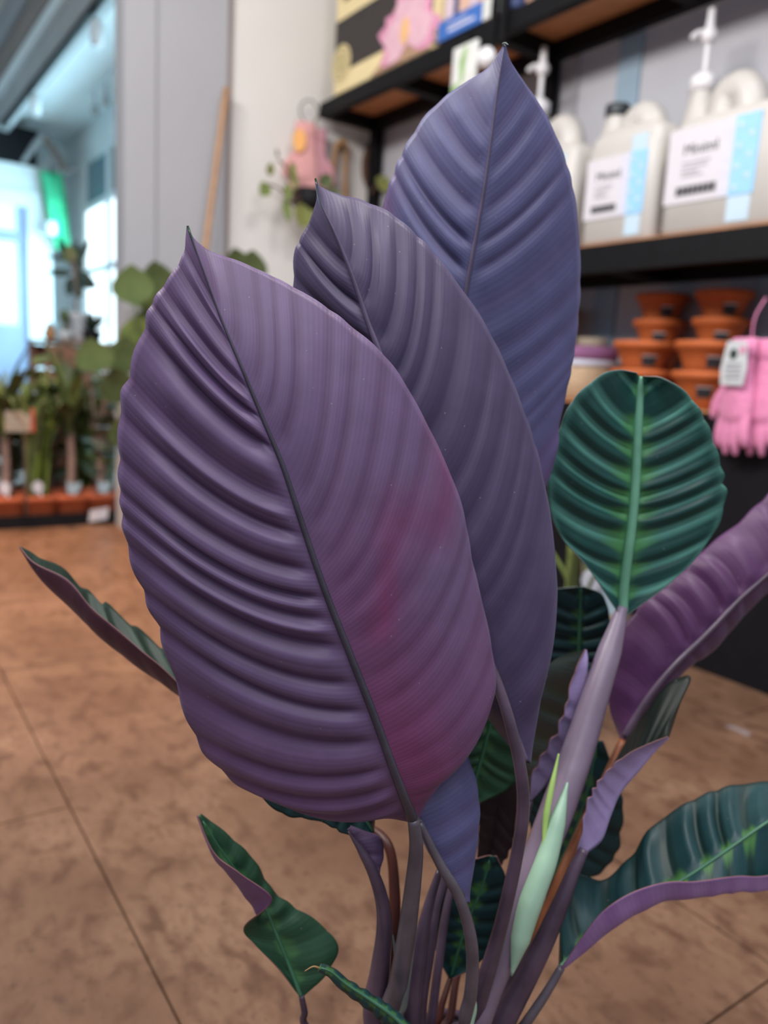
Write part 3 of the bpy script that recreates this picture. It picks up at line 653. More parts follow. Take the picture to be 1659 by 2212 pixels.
def pot_plant(x, y, z, label, kind, hgt, tagm=None, w=.066, name='potted_plant', seed=0, clip=False):
    r = random.Random(seed)
    t = thing(name, label, 'plant', (x, y, z), 0, 'potted plants in the black tray')
    mk('pot', [lathe([(w*.74, 0), (w*.78, .004), (w*.97, .078), (w*1.04, .08), (w*1.05, .098), (w*.98, .099), (w*.9, .088), (.01, .086)], 24, sq=6)], 'pot_terracotta', t, True)
    mk('soil', [lathe([(w*.88, .087), (w*.6, .092), (.01, .093)], 18, sq=6)], 'soil', t, True)
    if kind == 'yucca':
        mk('trunk', [tube([(0, 0, .085), (.004, 0, hgt*.35), (0, .004, hgt*.55)], [.016, .014, .013], 10)], 'trunk', t, True)
        for i in range(26):
            a = i*2.4; L_ = hgt*r.choice((.38, .46, .54)); blade_obj(t, (round(L_, 3), .034, r.choice((.9, .4, 1.4))), r.choice(('foliage_green', 'foliage_dark', 'foliage_dark')), (0, 0, hgt*.52-.02*(i % 4)), a)
    elif kind == 'blade':
        for i in range(18):
            a = i*2.4; L_ = (hgt-.09)*r.choice((.7, .85, 1.0)); blade_obj(t, (round(L_, 3), .044, r.choice((.1, .25, .4))), r.choice(('foliage_green', 'foliage_green', 'foliage_bright', 'foliage_dark')), (.018*math.cos(a), .018*math.sin(a), .088), a)
    elif kind == 'bushy':
        for i in range(5):
            a = i*2.4; e = (.05*math.cos(a), .05*math.sin(a), hgt*(.6+.1*i)); s_ = mk('stem', [tube([(0, 0, .085), (e[0]*.3, e[1]*.3, e[2]*.5), e], .005, 6)], 'trunk', t, True)
            for k in range(8):
                b_ = r.random()*6.28; zz = e[2]*(.35+.09*k); f = zz/e[2]
                leaf_obj((.13, .075, -.25), r.choice(('foliage_green', 'foliage_dark', 'foliage_olive' if r.random() < .3 else 'foliage_dark')), t, (e[0]*f, e[1]*f, zz), (math.cos(b_), math.sin(b_), .5), (0, 0, 1), sc=r.uniform(.8, 1.2))
    if tagm:
        s_ = mk('plant_tag', [disc(-.01, .13, .022, -w*.8, -w*.8+.002, 18, .018)] if tagm == 'round' else [slab([(-.022, .105), (.008, .10), (.020, .12), (.024, .145), (-.004, .135), (-.026, .148)], -w*.8, -w*.8+.002)], 'label_white' if tagm == 'round' else 'tag_cyan', t)
        mk('tag_stake', [box(-.004, .004, -w*.8+.002, -w*.8+.004, .08, .14)], 'packet_white', s_)
    return t
spec = [(-45, 'blade', .56, None, 'upright strappy plant at the far left of the tray'), (12, 'yucca', .62, 'round', 'palm-like plant second from left with a round white tag'), (82, 'blade', .56, 'round', 'bright green strappy plant in the middle of the tray'),
        (153, 'yucca', .64, 'leaf', 'tall palm-like plant with a pale trunk in the tray'), (218, 'bushy', .61, 'leaf', 'bushy dark plant at the right end of the tray with a blue tag')]
for i, (px_, kd, hg, tg, lb) in enumerate(spec):
    pot_plant(pl(px_, 1075, 1, YT+.085)[0], YT+.085, .009, lb, kd, hg, tg, seed=i)
for i, (px_, kd, hg, lb) in enumerate(((35, 'bushy', .48, 'leafy plant in the back row of the tray behind the round tag'), (120, 'bushy', .56, 'leafy plant in the back row between the strappy and trunk plants'), (190, 'blade', .56, 'strappy plant in the back row by the white wall'))):
    pot_plant(pl(px_, 1050, 1, YT+.25)[0]-.02, YT+.25, .009, lb, kd, hg, None, .06, seed=20+i)
# red tag on a stake among the leaves
q = pl(50, 905, 1, YT+.03); t = thing('price_stake', 'red and beige price card standing among the tray plants', 'sign', (q[0], YT+.008+.006, .008))
mk('stake', [box(-.003, .003, 0, .004, 0, q[2]-.03)], 'strap_brown', t); mk('card', [box(-.06, .02, -.003, 0, q[2]-.05, q[2]+.02)], 'beige_fibre', t); mk('red_edge', [box(.02, .034, -.003, 0, q[2]-.05, q[2]+.03)], 'red_tag', t)

# wooden crates behind with a white pot
YC = 3.38
xc0, xc1 = pl(98, 760, 1, YC)[0], pl(246, 760, 1, YC)[0]; zt2 = pl(170, 738, 1, YC)[2]
def crate(label, z0, hgt):
    t = thing('wooden_crate', label, 'crate', ((xc0+xc1)/2, YC, z0), 0, 'stacked wooden crates'); hw2 = (xc1-xc0)/2
    for sx in (-1, 1):
        for sy in (0, .30): mk('corner_post', [box(sx*hw2-.014 if sx > 0 else -hw2, hw2 if sx > 0 else -hw2+.014, sy, sy+.014, .0, hgt)], 'crate_wood', t)
    ns_ = 3; sl = hgt/ns_
    for i in range(ns_):
        mk('slat', [box(-hw2, hw2, -.010, 0, i*sl+.006, (i+1)*sl-.006)], 'crate_wood', t); mk('slat', [box(-hw2, hw2, .314, .324, i*sl+.006, (i+1)*sl-.006)], 'crate_wood', t)
    mk('floor_slat', [box(-hw2, hw2, 0, .314, .0, .008)], 'crate_wood', t); mk('top_board', [box(-hw2-.004, hw2+.004, -.012, .326, hgt, hgt+.012)], 'crate_wood', t)
    return t
crate('lower wooden crate of the stack behind the tray plants', 0, zt2/2-.012); crate('upper wooden crate carrying the white pot', zt2/2, zt2/2-.012)
wq = pl(163, 690, 1, YC+.10)
t = thing('dracaena', 'dark spiky plant in a white pot on the crate', 'plant', (wq[0], YC+.10, zt2+.0005))
mk('pot', [lathe([(.045, 0), (.048, .003), (.058, .10), (.060, .115), (.055, .115), (.05, .10), (.01, .098)], 24)], 'white_ceramic', t, True)
def wp2(px_, py_): r_ = pl(px_, py_, 1, YC+.10); return (r_[0]-wq[0], 0, r_[2]-zt2)
mk('stem', [tube([wp2(163, 690), wp2(165, 640), wp2(160, 580), wp2(150, 540)], .006, 8)], 'trunk', t, True)
for a_, b_, w_, m_ in (((150, 570), (125, 512), .035, 'foliage_deep'), ((152, 570), (148, 530), .05, 'foliage_olive'), ((160, 575), (192, 520), .035, 'foliage_deep'), ((158, 590), (205, 612), .05, 'foliage_deep'), ((155, 590), (98, 590), .03, 'foliage_deep'),
      ((165, 605), (210, 622), .045, 'foliage_deep'), ((158, 600), (145, 640), .045, 'foliage_deep'), ((160, 610), (172, 645), .05, 'foliage_deep'), ((150, 560), (95, 555), .02, 'foliage_deep'), ((160, 560), (165, 520), .03, 'foliage_deep'), ((158, 585), (178, 560), .05, 'foliage_deep')):
    A_ = Vector(wp2(*a_)); B_ = Vector(wp2(*b_)); leaf_obj((round((B_-A_).length, 3), w_, .1), m_, t, A_, B_-A_, (0, -1, .15))
t = thing('cactus_ball', 'small round cactus standing in front of the white pot', 'cactus', (pl(140, 690, 1, YC+.02)[0], YC+.02, zt2+.0005))
mk('pot', [lathe([(.02, 0), (.026, .04), (.022, .04), (.01, .035)], 16)], 'white_ceramic', t, True); mk('stem', [tube([(0, 0, .03), (0, 0, .08)], .006, 8)], 'foliage_dark', t, True)
mk('ball', [lathe([(.004, .072), (.018, .08), (.021, .10), (.014, .118), (.003, .122)], 16)], 'foliage_dark', t, True)
t = thing('succulent', 'dark succulent rosette in a black pot at the crate edge', 'plant', (pl(198, 705, 1, YC+.06)[0], YC+.06, zt2+.0005))
mk('pot', [lathe([(.03, 0), (.042, .05), (.038, .05), (.01, .045)], 18)], 'black_plastic', t, True)
for i in range(12): leaf_obj((.09, .03, .4), 'foliage_deep', t, (0, 0, .045), (math.cos(i*2.4), math.sin(i*2.4), .25+.05*i), (0, 0, 1))
t = thing('ornament_bird', 'small wooden ornament at the left corner of the crate', 'ornament', (pl(108, 735, 1, YC+.05)[0], YC+.05, zt2+.0005))
mk('body', [lathe([(.014, 0), (.022, .01), (.024, .03), (.014, .05), (.012, .06), (.004, .07)], 14)], 'tan_rim', t, True); mk('beak', [tube([(0, -.01, .055), (0, -.028, .052)], [.004, .001], 6)], 'strap_brown', t)

# round-leaved plant in front of the white wall
rx = pl(330, 1000, 1, YE-.16)
t = thing('round_leaf_plant', 'tall plant with round leaves before the white wall', 'plant', (rx[0], YE-.16, 0))
mk('pot', [lathe([(.07, 0), (.073, .004), (.095, .15), (.10, .152), (.10, .17), (.092, .17), (.08, .15), (.01, .148)], 26)], 'pot_terracotta', t, True)
def wp3(px_, py_, d=0): r_ = pl(px_, py_, 1, YE-.16-d); return (r_[0]-rx[0], -d, r_[2])
for (px_, py_, d, R_, m_) in ((290, 615, .03, .125, 'foliage_round'), (345, 600, .0, .11, 'foliage_dark'), (318, 640, -.03, .10, 'foliage_green'), (212, 765, .10, .11, 'foliage_round'), (268, 765, .02, .12, 'foliage_dark'), (300, 720, -.02, .12, 'foliage_green'),
     (265, 830, .05, .12, 'foliage_dark'), (540, 575, -.03, .11, 'foliage_dark'), (515, 560, -.05, .08, 'foliage_dark'), (275, 930, .02, .12, 'foliage_dark'), (330, 700, -.04, .12, 'foliage_round')):
    c_ = Vector(wp3(px_, py_, d)); s_ = mk('stem', [tube([(0, 0, .15), (c_[0]*.4, c_[1]*.6, c_[2]*.55), c_-Vector((0, 0, R_*.45))], [.006, .005, .004], 6)], 'foliage_dark', t, True)
    leaf_obj((round(R_, 3), round(R_*1.05, 3), .12), m_, t, c_-Vector((0, 0, R_*.5)), (random.uniform(-.35, .35), -.15, 1), (-.3, -1, .2))

# a small tagged plant on the floor behind the clump
q = P(1262, 1240, 1.30); t = thing('tagged_plant', 'leafy pot plant with a pale blue tag behind the clump', 'plant', (q[0], q[1], 0))
mk('pot', [lathe([(.036, 0), (.038, .004), (.048, .13), (.05, .132), (.05, .15), (.045, .15), (.01, .14)], 24, (-.02, .015))], 'black_plastic', t, True)
zz = q[2]
mk('plant_tag', [disc(0, 0, .020, -.003, 0, 18), ], 'label_lilac', t, False, (0, -.02, zz-.006), -math.radians(35))
mk('tag_card', [slab([(-.018, -.045), (.05, -.055), (.045, -.01), (.02, .002), (-.014, -.012)], -.002, 0)], 'tag_cyan', t, False, (0, -.018, zz-.01), -math.radians(35))
mk('tag_stake', [box(-.003, .003, .0, .003, .14-zz, -.01)], 'packet_white', t, False, (0, -.017, zz), -math.radians(35))
for i in range(9):
    a = i*2.4; blade_obj(t, (round(.24+.03*(i % 4), 3), .02, (.15, .35, .6)[i % 3]), ('foliage_green', 'foliage_dark')[i % 2], (.02*math.cos(a), .02*math.sin(a), .14), a)
t = thing('rolled_sacking', 'grey brown sacking bundle beside the shelf base', 'bundle', (1.44, 1.14, 0))
V, Fc = lathe([(.05, 0), (.062, .02), (.056, .12), (.064, .2), (.052, .30), (.060, .36), (.03, .40)], 18); mk('body', [(V, Fc)], 'beige_fibre', t, True); mk('tie', [lathe([(.058, .295), (.06, .30), (.058, .305)], 18)], 'strap_brown', t, True)

# ------------------------------------------------------------------ the calathea
POT = P(950, 2400, .435); POT[2] = 0.0
plant = thing('potted_calathea', 'large calathea with broad purple-backed leaves in the foreground', 'plant', POT)
def loc3(p): return np.asarray(p)-POT
PAL = {
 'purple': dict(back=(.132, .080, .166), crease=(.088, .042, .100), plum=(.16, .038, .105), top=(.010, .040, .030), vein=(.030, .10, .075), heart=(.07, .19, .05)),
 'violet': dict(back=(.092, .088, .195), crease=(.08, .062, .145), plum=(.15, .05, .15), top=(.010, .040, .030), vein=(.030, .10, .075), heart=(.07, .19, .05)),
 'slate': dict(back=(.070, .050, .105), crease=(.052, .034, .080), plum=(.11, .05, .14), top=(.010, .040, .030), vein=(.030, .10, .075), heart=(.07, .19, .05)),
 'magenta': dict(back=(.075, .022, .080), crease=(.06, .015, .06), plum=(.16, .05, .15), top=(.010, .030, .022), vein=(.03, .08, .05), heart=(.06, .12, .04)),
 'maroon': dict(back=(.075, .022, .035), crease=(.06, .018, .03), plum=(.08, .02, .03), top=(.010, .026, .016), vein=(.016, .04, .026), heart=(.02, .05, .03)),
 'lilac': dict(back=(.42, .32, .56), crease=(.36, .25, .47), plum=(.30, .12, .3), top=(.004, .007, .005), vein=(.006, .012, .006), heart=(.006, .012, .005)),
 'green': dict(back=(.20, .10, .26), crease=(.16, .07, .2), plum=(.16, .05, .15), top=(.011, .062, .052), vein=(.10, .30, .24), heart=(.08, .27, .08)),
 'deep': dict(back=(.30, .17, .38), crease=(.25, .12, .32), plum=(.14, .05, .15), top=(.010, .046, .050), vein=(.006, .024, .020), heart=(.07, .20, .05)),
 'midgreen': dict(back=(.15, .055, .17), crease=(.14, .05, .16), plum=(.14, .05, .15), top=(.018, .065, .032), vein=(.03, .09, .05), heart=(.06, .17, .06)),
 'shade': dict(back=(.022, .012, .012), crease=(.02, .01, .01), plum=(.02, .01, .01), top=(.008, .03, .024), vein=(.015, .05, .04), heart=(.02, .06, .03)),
}
def ss(a, b, x): t = np.clip((x-a)/(b-a), 0, 1); return t*t*(3-2*t)
def mixc(a, b, f): return a*(1-f[..., None])+np.asarray(b, float)*f[..., None]
def rail3(r, n):
    k, pts = r; m = len(pts)
    kk = np.interp(np.linspace(0, 1, m), np.linspace(0, 1, len(k)), k) if hasattr(k, '__len__') else np.full(m, k)
    return cr([P(x, y, kv) for (x, y), kv in zip(pts, kk)], n)
def leaf(pal, face, rails, mid=1, ref=None, nv=14, amp=(.002, .002), bow=(.1, .1), cup=(0, 0), scal=(.02, .02), ns=150, nt=18,
         rib=('rib_violet', .0008, .003), rib_to=1.0, plum=None, heartw=.3, label=None, thick=.0006, sharp=.75, pw=1.0, fade=0.0, name='leaf', edge=1.0, margin='leaf_margin', ribside=1):
    R3 = [rail3(r, ns) for r in rails]
    Mp = R3[mid]
    seg = np.linalg.norm(np.diff(Mp, axis=0), axis=1); s = np.concatenate([[0], np.cumsum(seg)]); s /= s[-1]
    rs = np.random.default_rng(nv*7+ns)
    ph = s**pw*nv + .22*np.sin(s*nv*1.1+1)+.12*np.sin(s*nv*2.3)
    av = np.interp(ph, np.arange(-1, nv+3)+.0, rs.uniform(.55, 1.35, nv+4))
    wav = .55*(.5-.5*np.cos(2*math.pi*ph))+.45*np.abs(np.sin(math.pi*ph))**sharp
    fine = .07*np.sin(2*math.pi*ph*2+np.interp(ph, np.arange(-1, nv+3), rs.uniform(0, 6, nv+4)))
    sw = (wav-.55)*np.interp(ph, np.arange(-1, nv+3), rs.uniform(.1, 1.6, nv+4))
    cols = []; T = []
    for side in (-1, 1):
        chain = R3[mid::-1] if side < 0 else R3[mid:]
        tt = np.linspace(0, 1, nt)
        sc = scal[0 if side < 0 else 1]; bw = bow[0 if side < 0 else 1]
        out = np.zeros((ns, nt, 3))
        if len(chain) == 2:
            E = chain[1]; E = E+(E-Mp)*(sc*sw*(.55+.9*s))[:, None]
            d = E-Mp; ln = np.linalg.norm(d, axis=1)[:, None]
            tang = np.gradient(Mp, axis=0); tang /= np.linalg.norm(tang, axis=1)[:, None]+1e-9
            ctrl = Mp+.5*d+tang*ln*bw*ss(.02, .22, s)[:, None]
            for j, t in enumerate(tt): out[:, j] = (1-t)**2*Mp+2*t*(1-t)*ctrl+t*t*E
        else:
            for i in range(ns): out[i] = cr([c[i] for c in chain], nt)
        cols.append(out); T.append(tt*side)
    G = np.concatenate([cols[0][:, :0:-1], cols[1]], axis=1); tv = np.concatenate([T[0][:0:-1], T[1]])
    nc = G.shape[1]
    def normals(G):
        n = np.cross(np.gradient(G, axis=0), np.gradient(G, axis=1)); return n/(np.linalg.norm(n, axis=2)[..., None]+1e-12)
    Nn = normals(G)
    a, b = ref if ref else (0, nc)
    if isinstance(a, float): a, b = int(a*nc), int(b*nc)
    dot = np.sum(Nn[5:-5, a:b]*(CAM-G[5:-5, a:b]), axis=2).mean(); plus = dot > 0
    sg = 1.0 if plus else -1.0
    at = np.abs(tv)[None, :]*np.ones((ns, 1)); sS = s[:, None]*np.ones((1, nc))
    env = ss(0, .16, at)*(1-.78*ss(.66, 1, at))*np.clip(np.sin(math.pi*np.clip(sS, .0, 1)), 0, 1)**.5
    A = np.where(tv[None, :] < 0, amp[0], amp[1])*(1-fade*ss(.35, .85, sS))
    hw = np.linalg.norm(G-Mp[:, None], axis=2)
    A = A*np.clip(hw.max(axis=1)/np.median(hw.max(axis=1)), .15, 1)[:, None]
    Cp = np.where(tv[None, :] < 0, cup[0], cup[1])*4*at*(1-at)*np.clip(hw.max(axis=1)/np.median(hw.max(axis=1)), 0, 1)[:, None]**1.5
    G = G+Nn*(sg*(A*env*((wav[:, None]-.5+fine[:, None])*av[:, None])+Cp))[..., None]
    # pigment: natural tone between veins, creases darkened further as painted-in shade
    p = {k: np.array(v) for k, v in PAL[pal].items()}
    one = np.ones((ns, nc, 3)); wv = wav[:, None]*np.ones((1, nc))
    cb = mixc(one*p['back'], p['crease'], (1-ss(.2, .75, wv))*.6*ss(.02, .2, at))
    if plum is not None: cb = mixc(cb, p['plum'], np.clip(plum(sS, tv[None, :]*np.ones((ns, 1))), 0, 1))
    jag = .02*np.sin(ph*2*math.pi*3.3)[:, None]
    f_v = (1-ss(.15, .60, wv))*ss(.0, .05, at)
    ct = mixc(one*p['top'], p['vein'], f_v*.85*(1-.3*ss(.8, 1, at)))
    ct = mixc(ct, p['heart'], (1-ss(heartw*.25, heartw, at+jag+.22*ss(.3, 1, wv)))*.85)
    ct = mixc(ct, p['vein']*.7, ss(.90, .98, at)*.6)
    # mesh
    me = bpy.data.meshes.new(name)
    idx = np.arange(ns*nc).reshape(ns, nc)
    q = np.stack([idx[:-1, :-1], idx[1:, :-1], idx[1:, 1:], idx[:-1, 1:]], axis=-1).reshape(-1, 4)
    me.from_pydata((G-POT).reshape(-1, 3).tolist(), [], q.tolist())
    up_m, un_m = MATS['leaf_upper_side'], MATS['leaf_under_side']
    vis, hid = (up_m, un_m) if face == 'top' else (un_m, up_m)
    for m_ in ((vis, hid) if plus else (hid, vis)): me.materials.append(m_)
    me.materials.append(MATS[margin])
    me.polygons.foreach_set('use_smooth', [True]*len(q))
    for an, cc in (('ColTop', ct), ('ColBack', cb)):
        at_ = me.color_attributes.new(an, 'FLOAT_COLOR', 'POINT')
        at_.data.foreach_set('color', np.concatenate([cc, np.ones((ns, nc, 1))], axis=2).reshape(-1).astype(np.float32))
    uvl = me.uv_layers.new(name='UVMap'); U = np.stack([(ph[:, None]*np.ones((1, nc))), (tv*.5+.5)[None]*np.ones((ns, 1))], axis=-1).reshape(-1, 2)
    li = np.empty(len(me.loops), dtype=np.int32); me.loops.foreach_get('vertex_index', li); uvl.data.foreach_set('uv', U[li].reshape(-1).astype(np.float32))
    me.update()
    o = bpy.data.objects.new(name, me); COL.objects.link(o); o.parent = plant
    if label: o['label'] = label
    so = o.modifiers.new('thickness', 'SOLIDIFY'); so.thickness = thick; so.offset = -1; so.material_offset = 1; so.material_offset_rim = 2
    if rib:
        mn, r0, r1 = rib; n_ = int(ns*rib_to); jm = nt-1
        nm = Nn[:, jm]*sg*ribside
        pts = (G[:, jm]+nm*(np.linspace(r0, r1, ns)*.25)[:, None]-POT)[3:n_:6]
        mk('midrib', [tube(pts, np.linspace(r0, r1, len(pts))**1.0, 8, len(pts)*2)], mn, o, True)
    return o
def stalk(lf, pts, rad, m, soil=None, name='stalk', n=12, flat=1.0):
    """pts: (x, y, k) pixels; then down into the soil at plant-local soil=(dx, dy)"""
    q = [P(*p)-POT for p in pts]
    if soil is not None: q += [np.array([soil[0]*1.15, soil[1]*1.15, .165]), np.array([soil[0], soil[1], .12])]
    return mk(name, [tube(q, rad, n, len(q)*6, flat)], m, lf, True)

mk('pot', [lathe([(.052, 0), (.055, .004), (.066, .118), (.072, .118), (.073, .138), (.069, .138), (.063, .122), (.05, .118)], 36)], 'black_plastic', plant, True)
mk('soil', [lathe([(.060, .119), (.0635, .128), (.045, .131), (.02, .130)], 30)], 'soil', plant, True)

# 1 front leaf
def plum1(s, t):
    st = np.exp(-((s-.64-.03*np.sin(t*9))/.035)**2)*ss(.05, .3, t)*.75
    return np.clip((t > 0)*(ss(.38, .8, s)*(1-ss(.05, .75, t))*.75 + ss(.7, 1, s)*.5+st*.8) + (t < 0)*ss(.75, 1, s)*.3, 0, 1)
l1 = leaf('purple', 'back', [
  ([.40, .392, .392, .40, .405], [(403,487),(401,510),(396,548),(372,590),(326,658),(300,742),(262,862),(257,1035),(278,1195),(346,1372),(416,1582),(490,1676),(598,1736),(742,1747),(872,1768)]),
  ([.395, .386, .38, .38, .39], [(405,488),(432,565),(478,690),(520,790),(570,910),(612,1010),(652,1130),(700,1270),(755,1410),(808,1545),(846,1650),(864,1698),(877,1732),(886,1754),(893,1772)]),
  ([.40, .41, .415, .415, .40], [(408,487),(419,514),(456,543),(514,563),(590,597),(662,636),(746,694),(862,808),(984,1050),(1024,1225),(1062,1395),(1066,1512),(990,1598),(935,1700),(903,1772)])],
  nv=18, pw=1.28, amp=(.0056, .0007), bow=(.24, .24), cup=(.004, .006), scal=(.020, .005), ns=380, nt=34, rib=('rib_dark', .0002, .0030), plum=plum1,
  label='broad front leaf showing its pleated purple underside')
stalk(l1, [(893,1770,.388),(899,1830,.389),(892,1910,.392),(878,2020,.396),(862,2120,.402),(848,2212,.41)], [.0032,.0040,.0048,.0055,.0062,.007,.007], 'stalk_grey', (-.012, -.012))
stalk(l1, [(908,1860,.393),(899,1950,.395),(886,2060,.398),(872,2170,.404),(866,2212,.407)], [.0012,.003,.0034,.0036,.0036], 'sheath_dull', (-.006, -.012), 'sheath', flat=.6)

# 2 middle leaf
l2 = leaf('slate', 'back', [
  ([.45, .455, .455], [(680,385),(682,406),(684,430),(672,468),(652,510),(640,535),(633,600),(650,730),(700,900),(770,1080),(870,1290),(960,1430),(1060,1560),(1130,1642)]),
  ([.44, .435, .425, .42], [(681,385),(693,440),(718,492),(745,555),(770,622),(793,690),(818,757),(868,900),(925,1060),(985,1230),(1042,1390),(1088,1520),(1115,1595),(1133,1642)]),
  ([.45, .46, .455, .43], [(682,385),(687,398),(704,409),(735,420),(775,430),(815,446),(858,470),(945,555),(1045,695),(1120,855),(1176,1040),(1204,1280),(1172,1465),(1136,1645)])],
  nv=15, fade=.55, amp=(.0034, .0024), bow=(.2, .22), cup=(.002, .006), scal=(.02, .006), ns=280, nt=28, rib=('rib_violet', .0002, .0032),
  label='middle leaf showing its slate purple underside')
stalk(l2, [(1042,1390,.429),(1070,1462,.421),(1100,1555,.414),(1124,1660,.412),(1130,1750,.412),(1116,1850,.413),(1082,2000,.417),(1040,2140,.423),(1015,2212,.428)], [.0020,.0030,.0034,.0036,.0038,.0046,.0060,.0072,.0078], 'stalk_purple', (.012, -.006))

# 3 top leaf
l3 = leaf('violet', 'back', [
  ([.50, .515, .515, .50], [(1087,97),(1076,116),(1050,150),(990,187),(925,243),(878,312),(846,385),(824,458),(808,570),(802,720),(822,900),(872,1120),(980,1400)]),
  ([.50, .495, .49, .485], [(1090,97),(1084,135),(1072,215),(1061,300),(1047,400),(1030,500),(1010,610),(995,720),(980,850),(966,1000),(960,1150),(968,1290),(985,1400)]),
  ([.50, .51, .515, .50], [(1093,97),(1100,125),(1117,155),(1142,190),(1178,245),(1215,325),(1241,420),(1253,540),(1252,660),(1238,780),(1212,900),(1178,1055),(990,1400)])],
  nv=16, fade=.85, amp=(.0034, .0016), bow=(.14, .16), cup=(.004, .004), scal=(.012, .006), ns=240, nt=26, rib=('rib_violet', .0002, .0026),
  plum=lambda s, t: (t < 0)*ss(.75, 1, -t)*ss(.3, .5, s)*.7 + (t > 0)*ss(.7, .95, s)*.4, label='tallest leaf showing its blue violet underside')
stalk(l3, [(985,1400,.486),(985,1600,.478),(975,1750,.465),(962,1880,.45),(940,1960,.44),(925,2060,.432),(905,2212,.428)], [.0028,.003,.003,.0034,.0042,.006,.0075], 'stalk_purple', (-.004, 0))
mk('leaf_tip', [tube([P(1090,100,.50)-POT, P(1086,95,.499)-POT, P(1092,93,.497)-POT, P(1098,97,.495)-POT], [.0006, .0005, .0004, .0002], 6)], 'sheath_dull', l3, True)

# 4 lower purple leaf half behind the front leaf
l4 = leaf('violet', 'back', [
  ([.44, .455, .44, .418], [(698,1252),(745,1400),(805,1560),(858,1690),(890,1772),(940,1866),(1008,1950)]),
  ([.43, .42, .405, .402], [(700,1250),(760,1400),(820,1560),(870,1690),(907,1778),(950,1866),(1009,1950)]),
  ([.43, .43, .42, .408], [(703,1250),(800,1310),(905,1430),(990,1580),(1031,1700),(1034,1800),(1012,1950)])],
  nv=12, amp=(.001, .0012), bow=(.0, .05), cup=(0, .003), scal=(.01, .012), ns=140, nt=18, rib=('stalk_grey', .0008, .0024), label='narrow purple leaf half hanging below the front leaf')
stalk(l4, [(905,1776,.400),(950,1866,.399),(990,1935,.399),(1014,2010,.400),(1021,2080,.402),(1016,2150,.406),(1006,2212,.410)], [.0022,.0028,.0032,.0036,.0038,.0042,.0044,.0045], 'stalk_grey', (.012, -.014))

# 5 far-left leaf, folded, maroon keel and green inside
l5 = leaf('maroon', 'back', [
  ([.50, .485, .48, .48], [(43,1181),(76,1216),(146,1252),(198,1312),(252,1358),(304,1403),(360,1450),(470,1560),(600,1690),(752,1778)]),
  ([.50, .50, .50, .49], [(43,1181),(88,1250),(150,1310),(215,1372),(300,1440),(385,1497),(450,1545),(540,1640),(640,1730),(752,1790)]),
  ([.505, .53, .535, .50], [(44,1180),(90,1205),(140,1232),(180,1270),(230,1305),(290,1352),(350,1398),(470,1500),(600,1640),(752,1780)])],
  ref=(0.05, 0.4), nv=9, amp=(.0006, .0030), bow=(0, 0), cup=(.004, .003), scal=(.01, .14), ns=170, nt=14, rib=None, label='far leaf with maroon keel pointing left over the floor')
stalk(l5, [(752,1788,.492),(800,1790,.48),(840,1830,.465),(852,1920,.455),(850,2020,.448),(838,2120,.445),(830,2212,.443)], [.003,.003,.0034,.0042,.0045,.005,.005], 'stalk_red', (-.022, .006))

# 6 small drooping leaf below the front leaf
l6 = leaf('deep', 'top', [
  (.435, [(535,1630),(640,1645),(720,1670),(780,1700),(808,1740),(806,1800)]),
  ([.43, .425, .42], [(540,1660),(630,1690),(705,1715),(765,1750),(790,1775),(806,1802)]),
  ([.425, .42, .412], [(546,1704),(608,1757),(690,1774),(742,1800),(785,1812),(806,1810)])],
  nv=7, amp=(.0012, .0014), bow=(0, 0), scal=(.02, .04), ns=90, nt=14, rib=('rib_dim_green', .0005, .0012), heartw=.25, label='small teal leaf drooping under the front leaf')
l6b = leaf('purple', 'back', [
  ([.418, .414], [(750,1791),(776,1837),(809,1894)]), ([.410, .406], [(752,1790),(781,1833),(812,1892)]), ([.415, .410], [(757,1788),(818,1806),(829,1848),(816,1893)])],
  nv=4, amp=(.0004, .0006), bow=(0, 0), cup=(0, .002), scal=(0, .02), ns=60, nt=10, rib=None, label='small purple fold of leaf on the left stalk')
stalk(l6, [(752,1796,.407),(782,1840,.405),(808,1890,.405),(826,1950,.406),(830,2010,.408),(822,2090,.412),(812,2212,.418)], [.0004,.0026,.0036,.0044,.0052,.0072,.0092,.009], 'stalk_purple', (-.030, -.006))

# 7 small leaf at the lower left
l7 = leaf('midgreen', 'top', [
  ([.425, .418, .414, .414, .427, .43, .43, .43], [(427,1760),(464,1842),(522,1888),(588,1944),(527,2003),(550,2040),(604,2094),(647,2153)]),
  ([.43, .428, .428, .43, .433, .433, .433, .43], [(426,1762),(460,1846),(500,1896),(550,1964),(568,2012),(588,2050),(620,2102),(649,2152)]),
  ([.435, .436, .436, .43], [(430,1762),(478,1838),(522,1896),(570,1958),(594,2010),(614,2058),(634,2108),(651,2153)]),
  ([.44, .445, .445, .43], [(434,1757),(492,1802),(548,1856),(592,1925),(656,1972),(722,2022),(716,2090),(654,2155)])],
  mid=2, ref=(0.55, 0.95), nv=9, amp=(.0006, .0018), bow=(0, .08), cup=(0, .002), scal=(0, .06), ns=130, nt=18, rib=('rib_dim_green', .0005, .0014), heartw=.4, label='small twisted leaf low on the left')
stalk(l7, [(651,2150,.430),(658,2185,.43),(666,2225,.432)], [.0018,.0022,.0026,.003], 'stalk_purple', (-.045, .01))

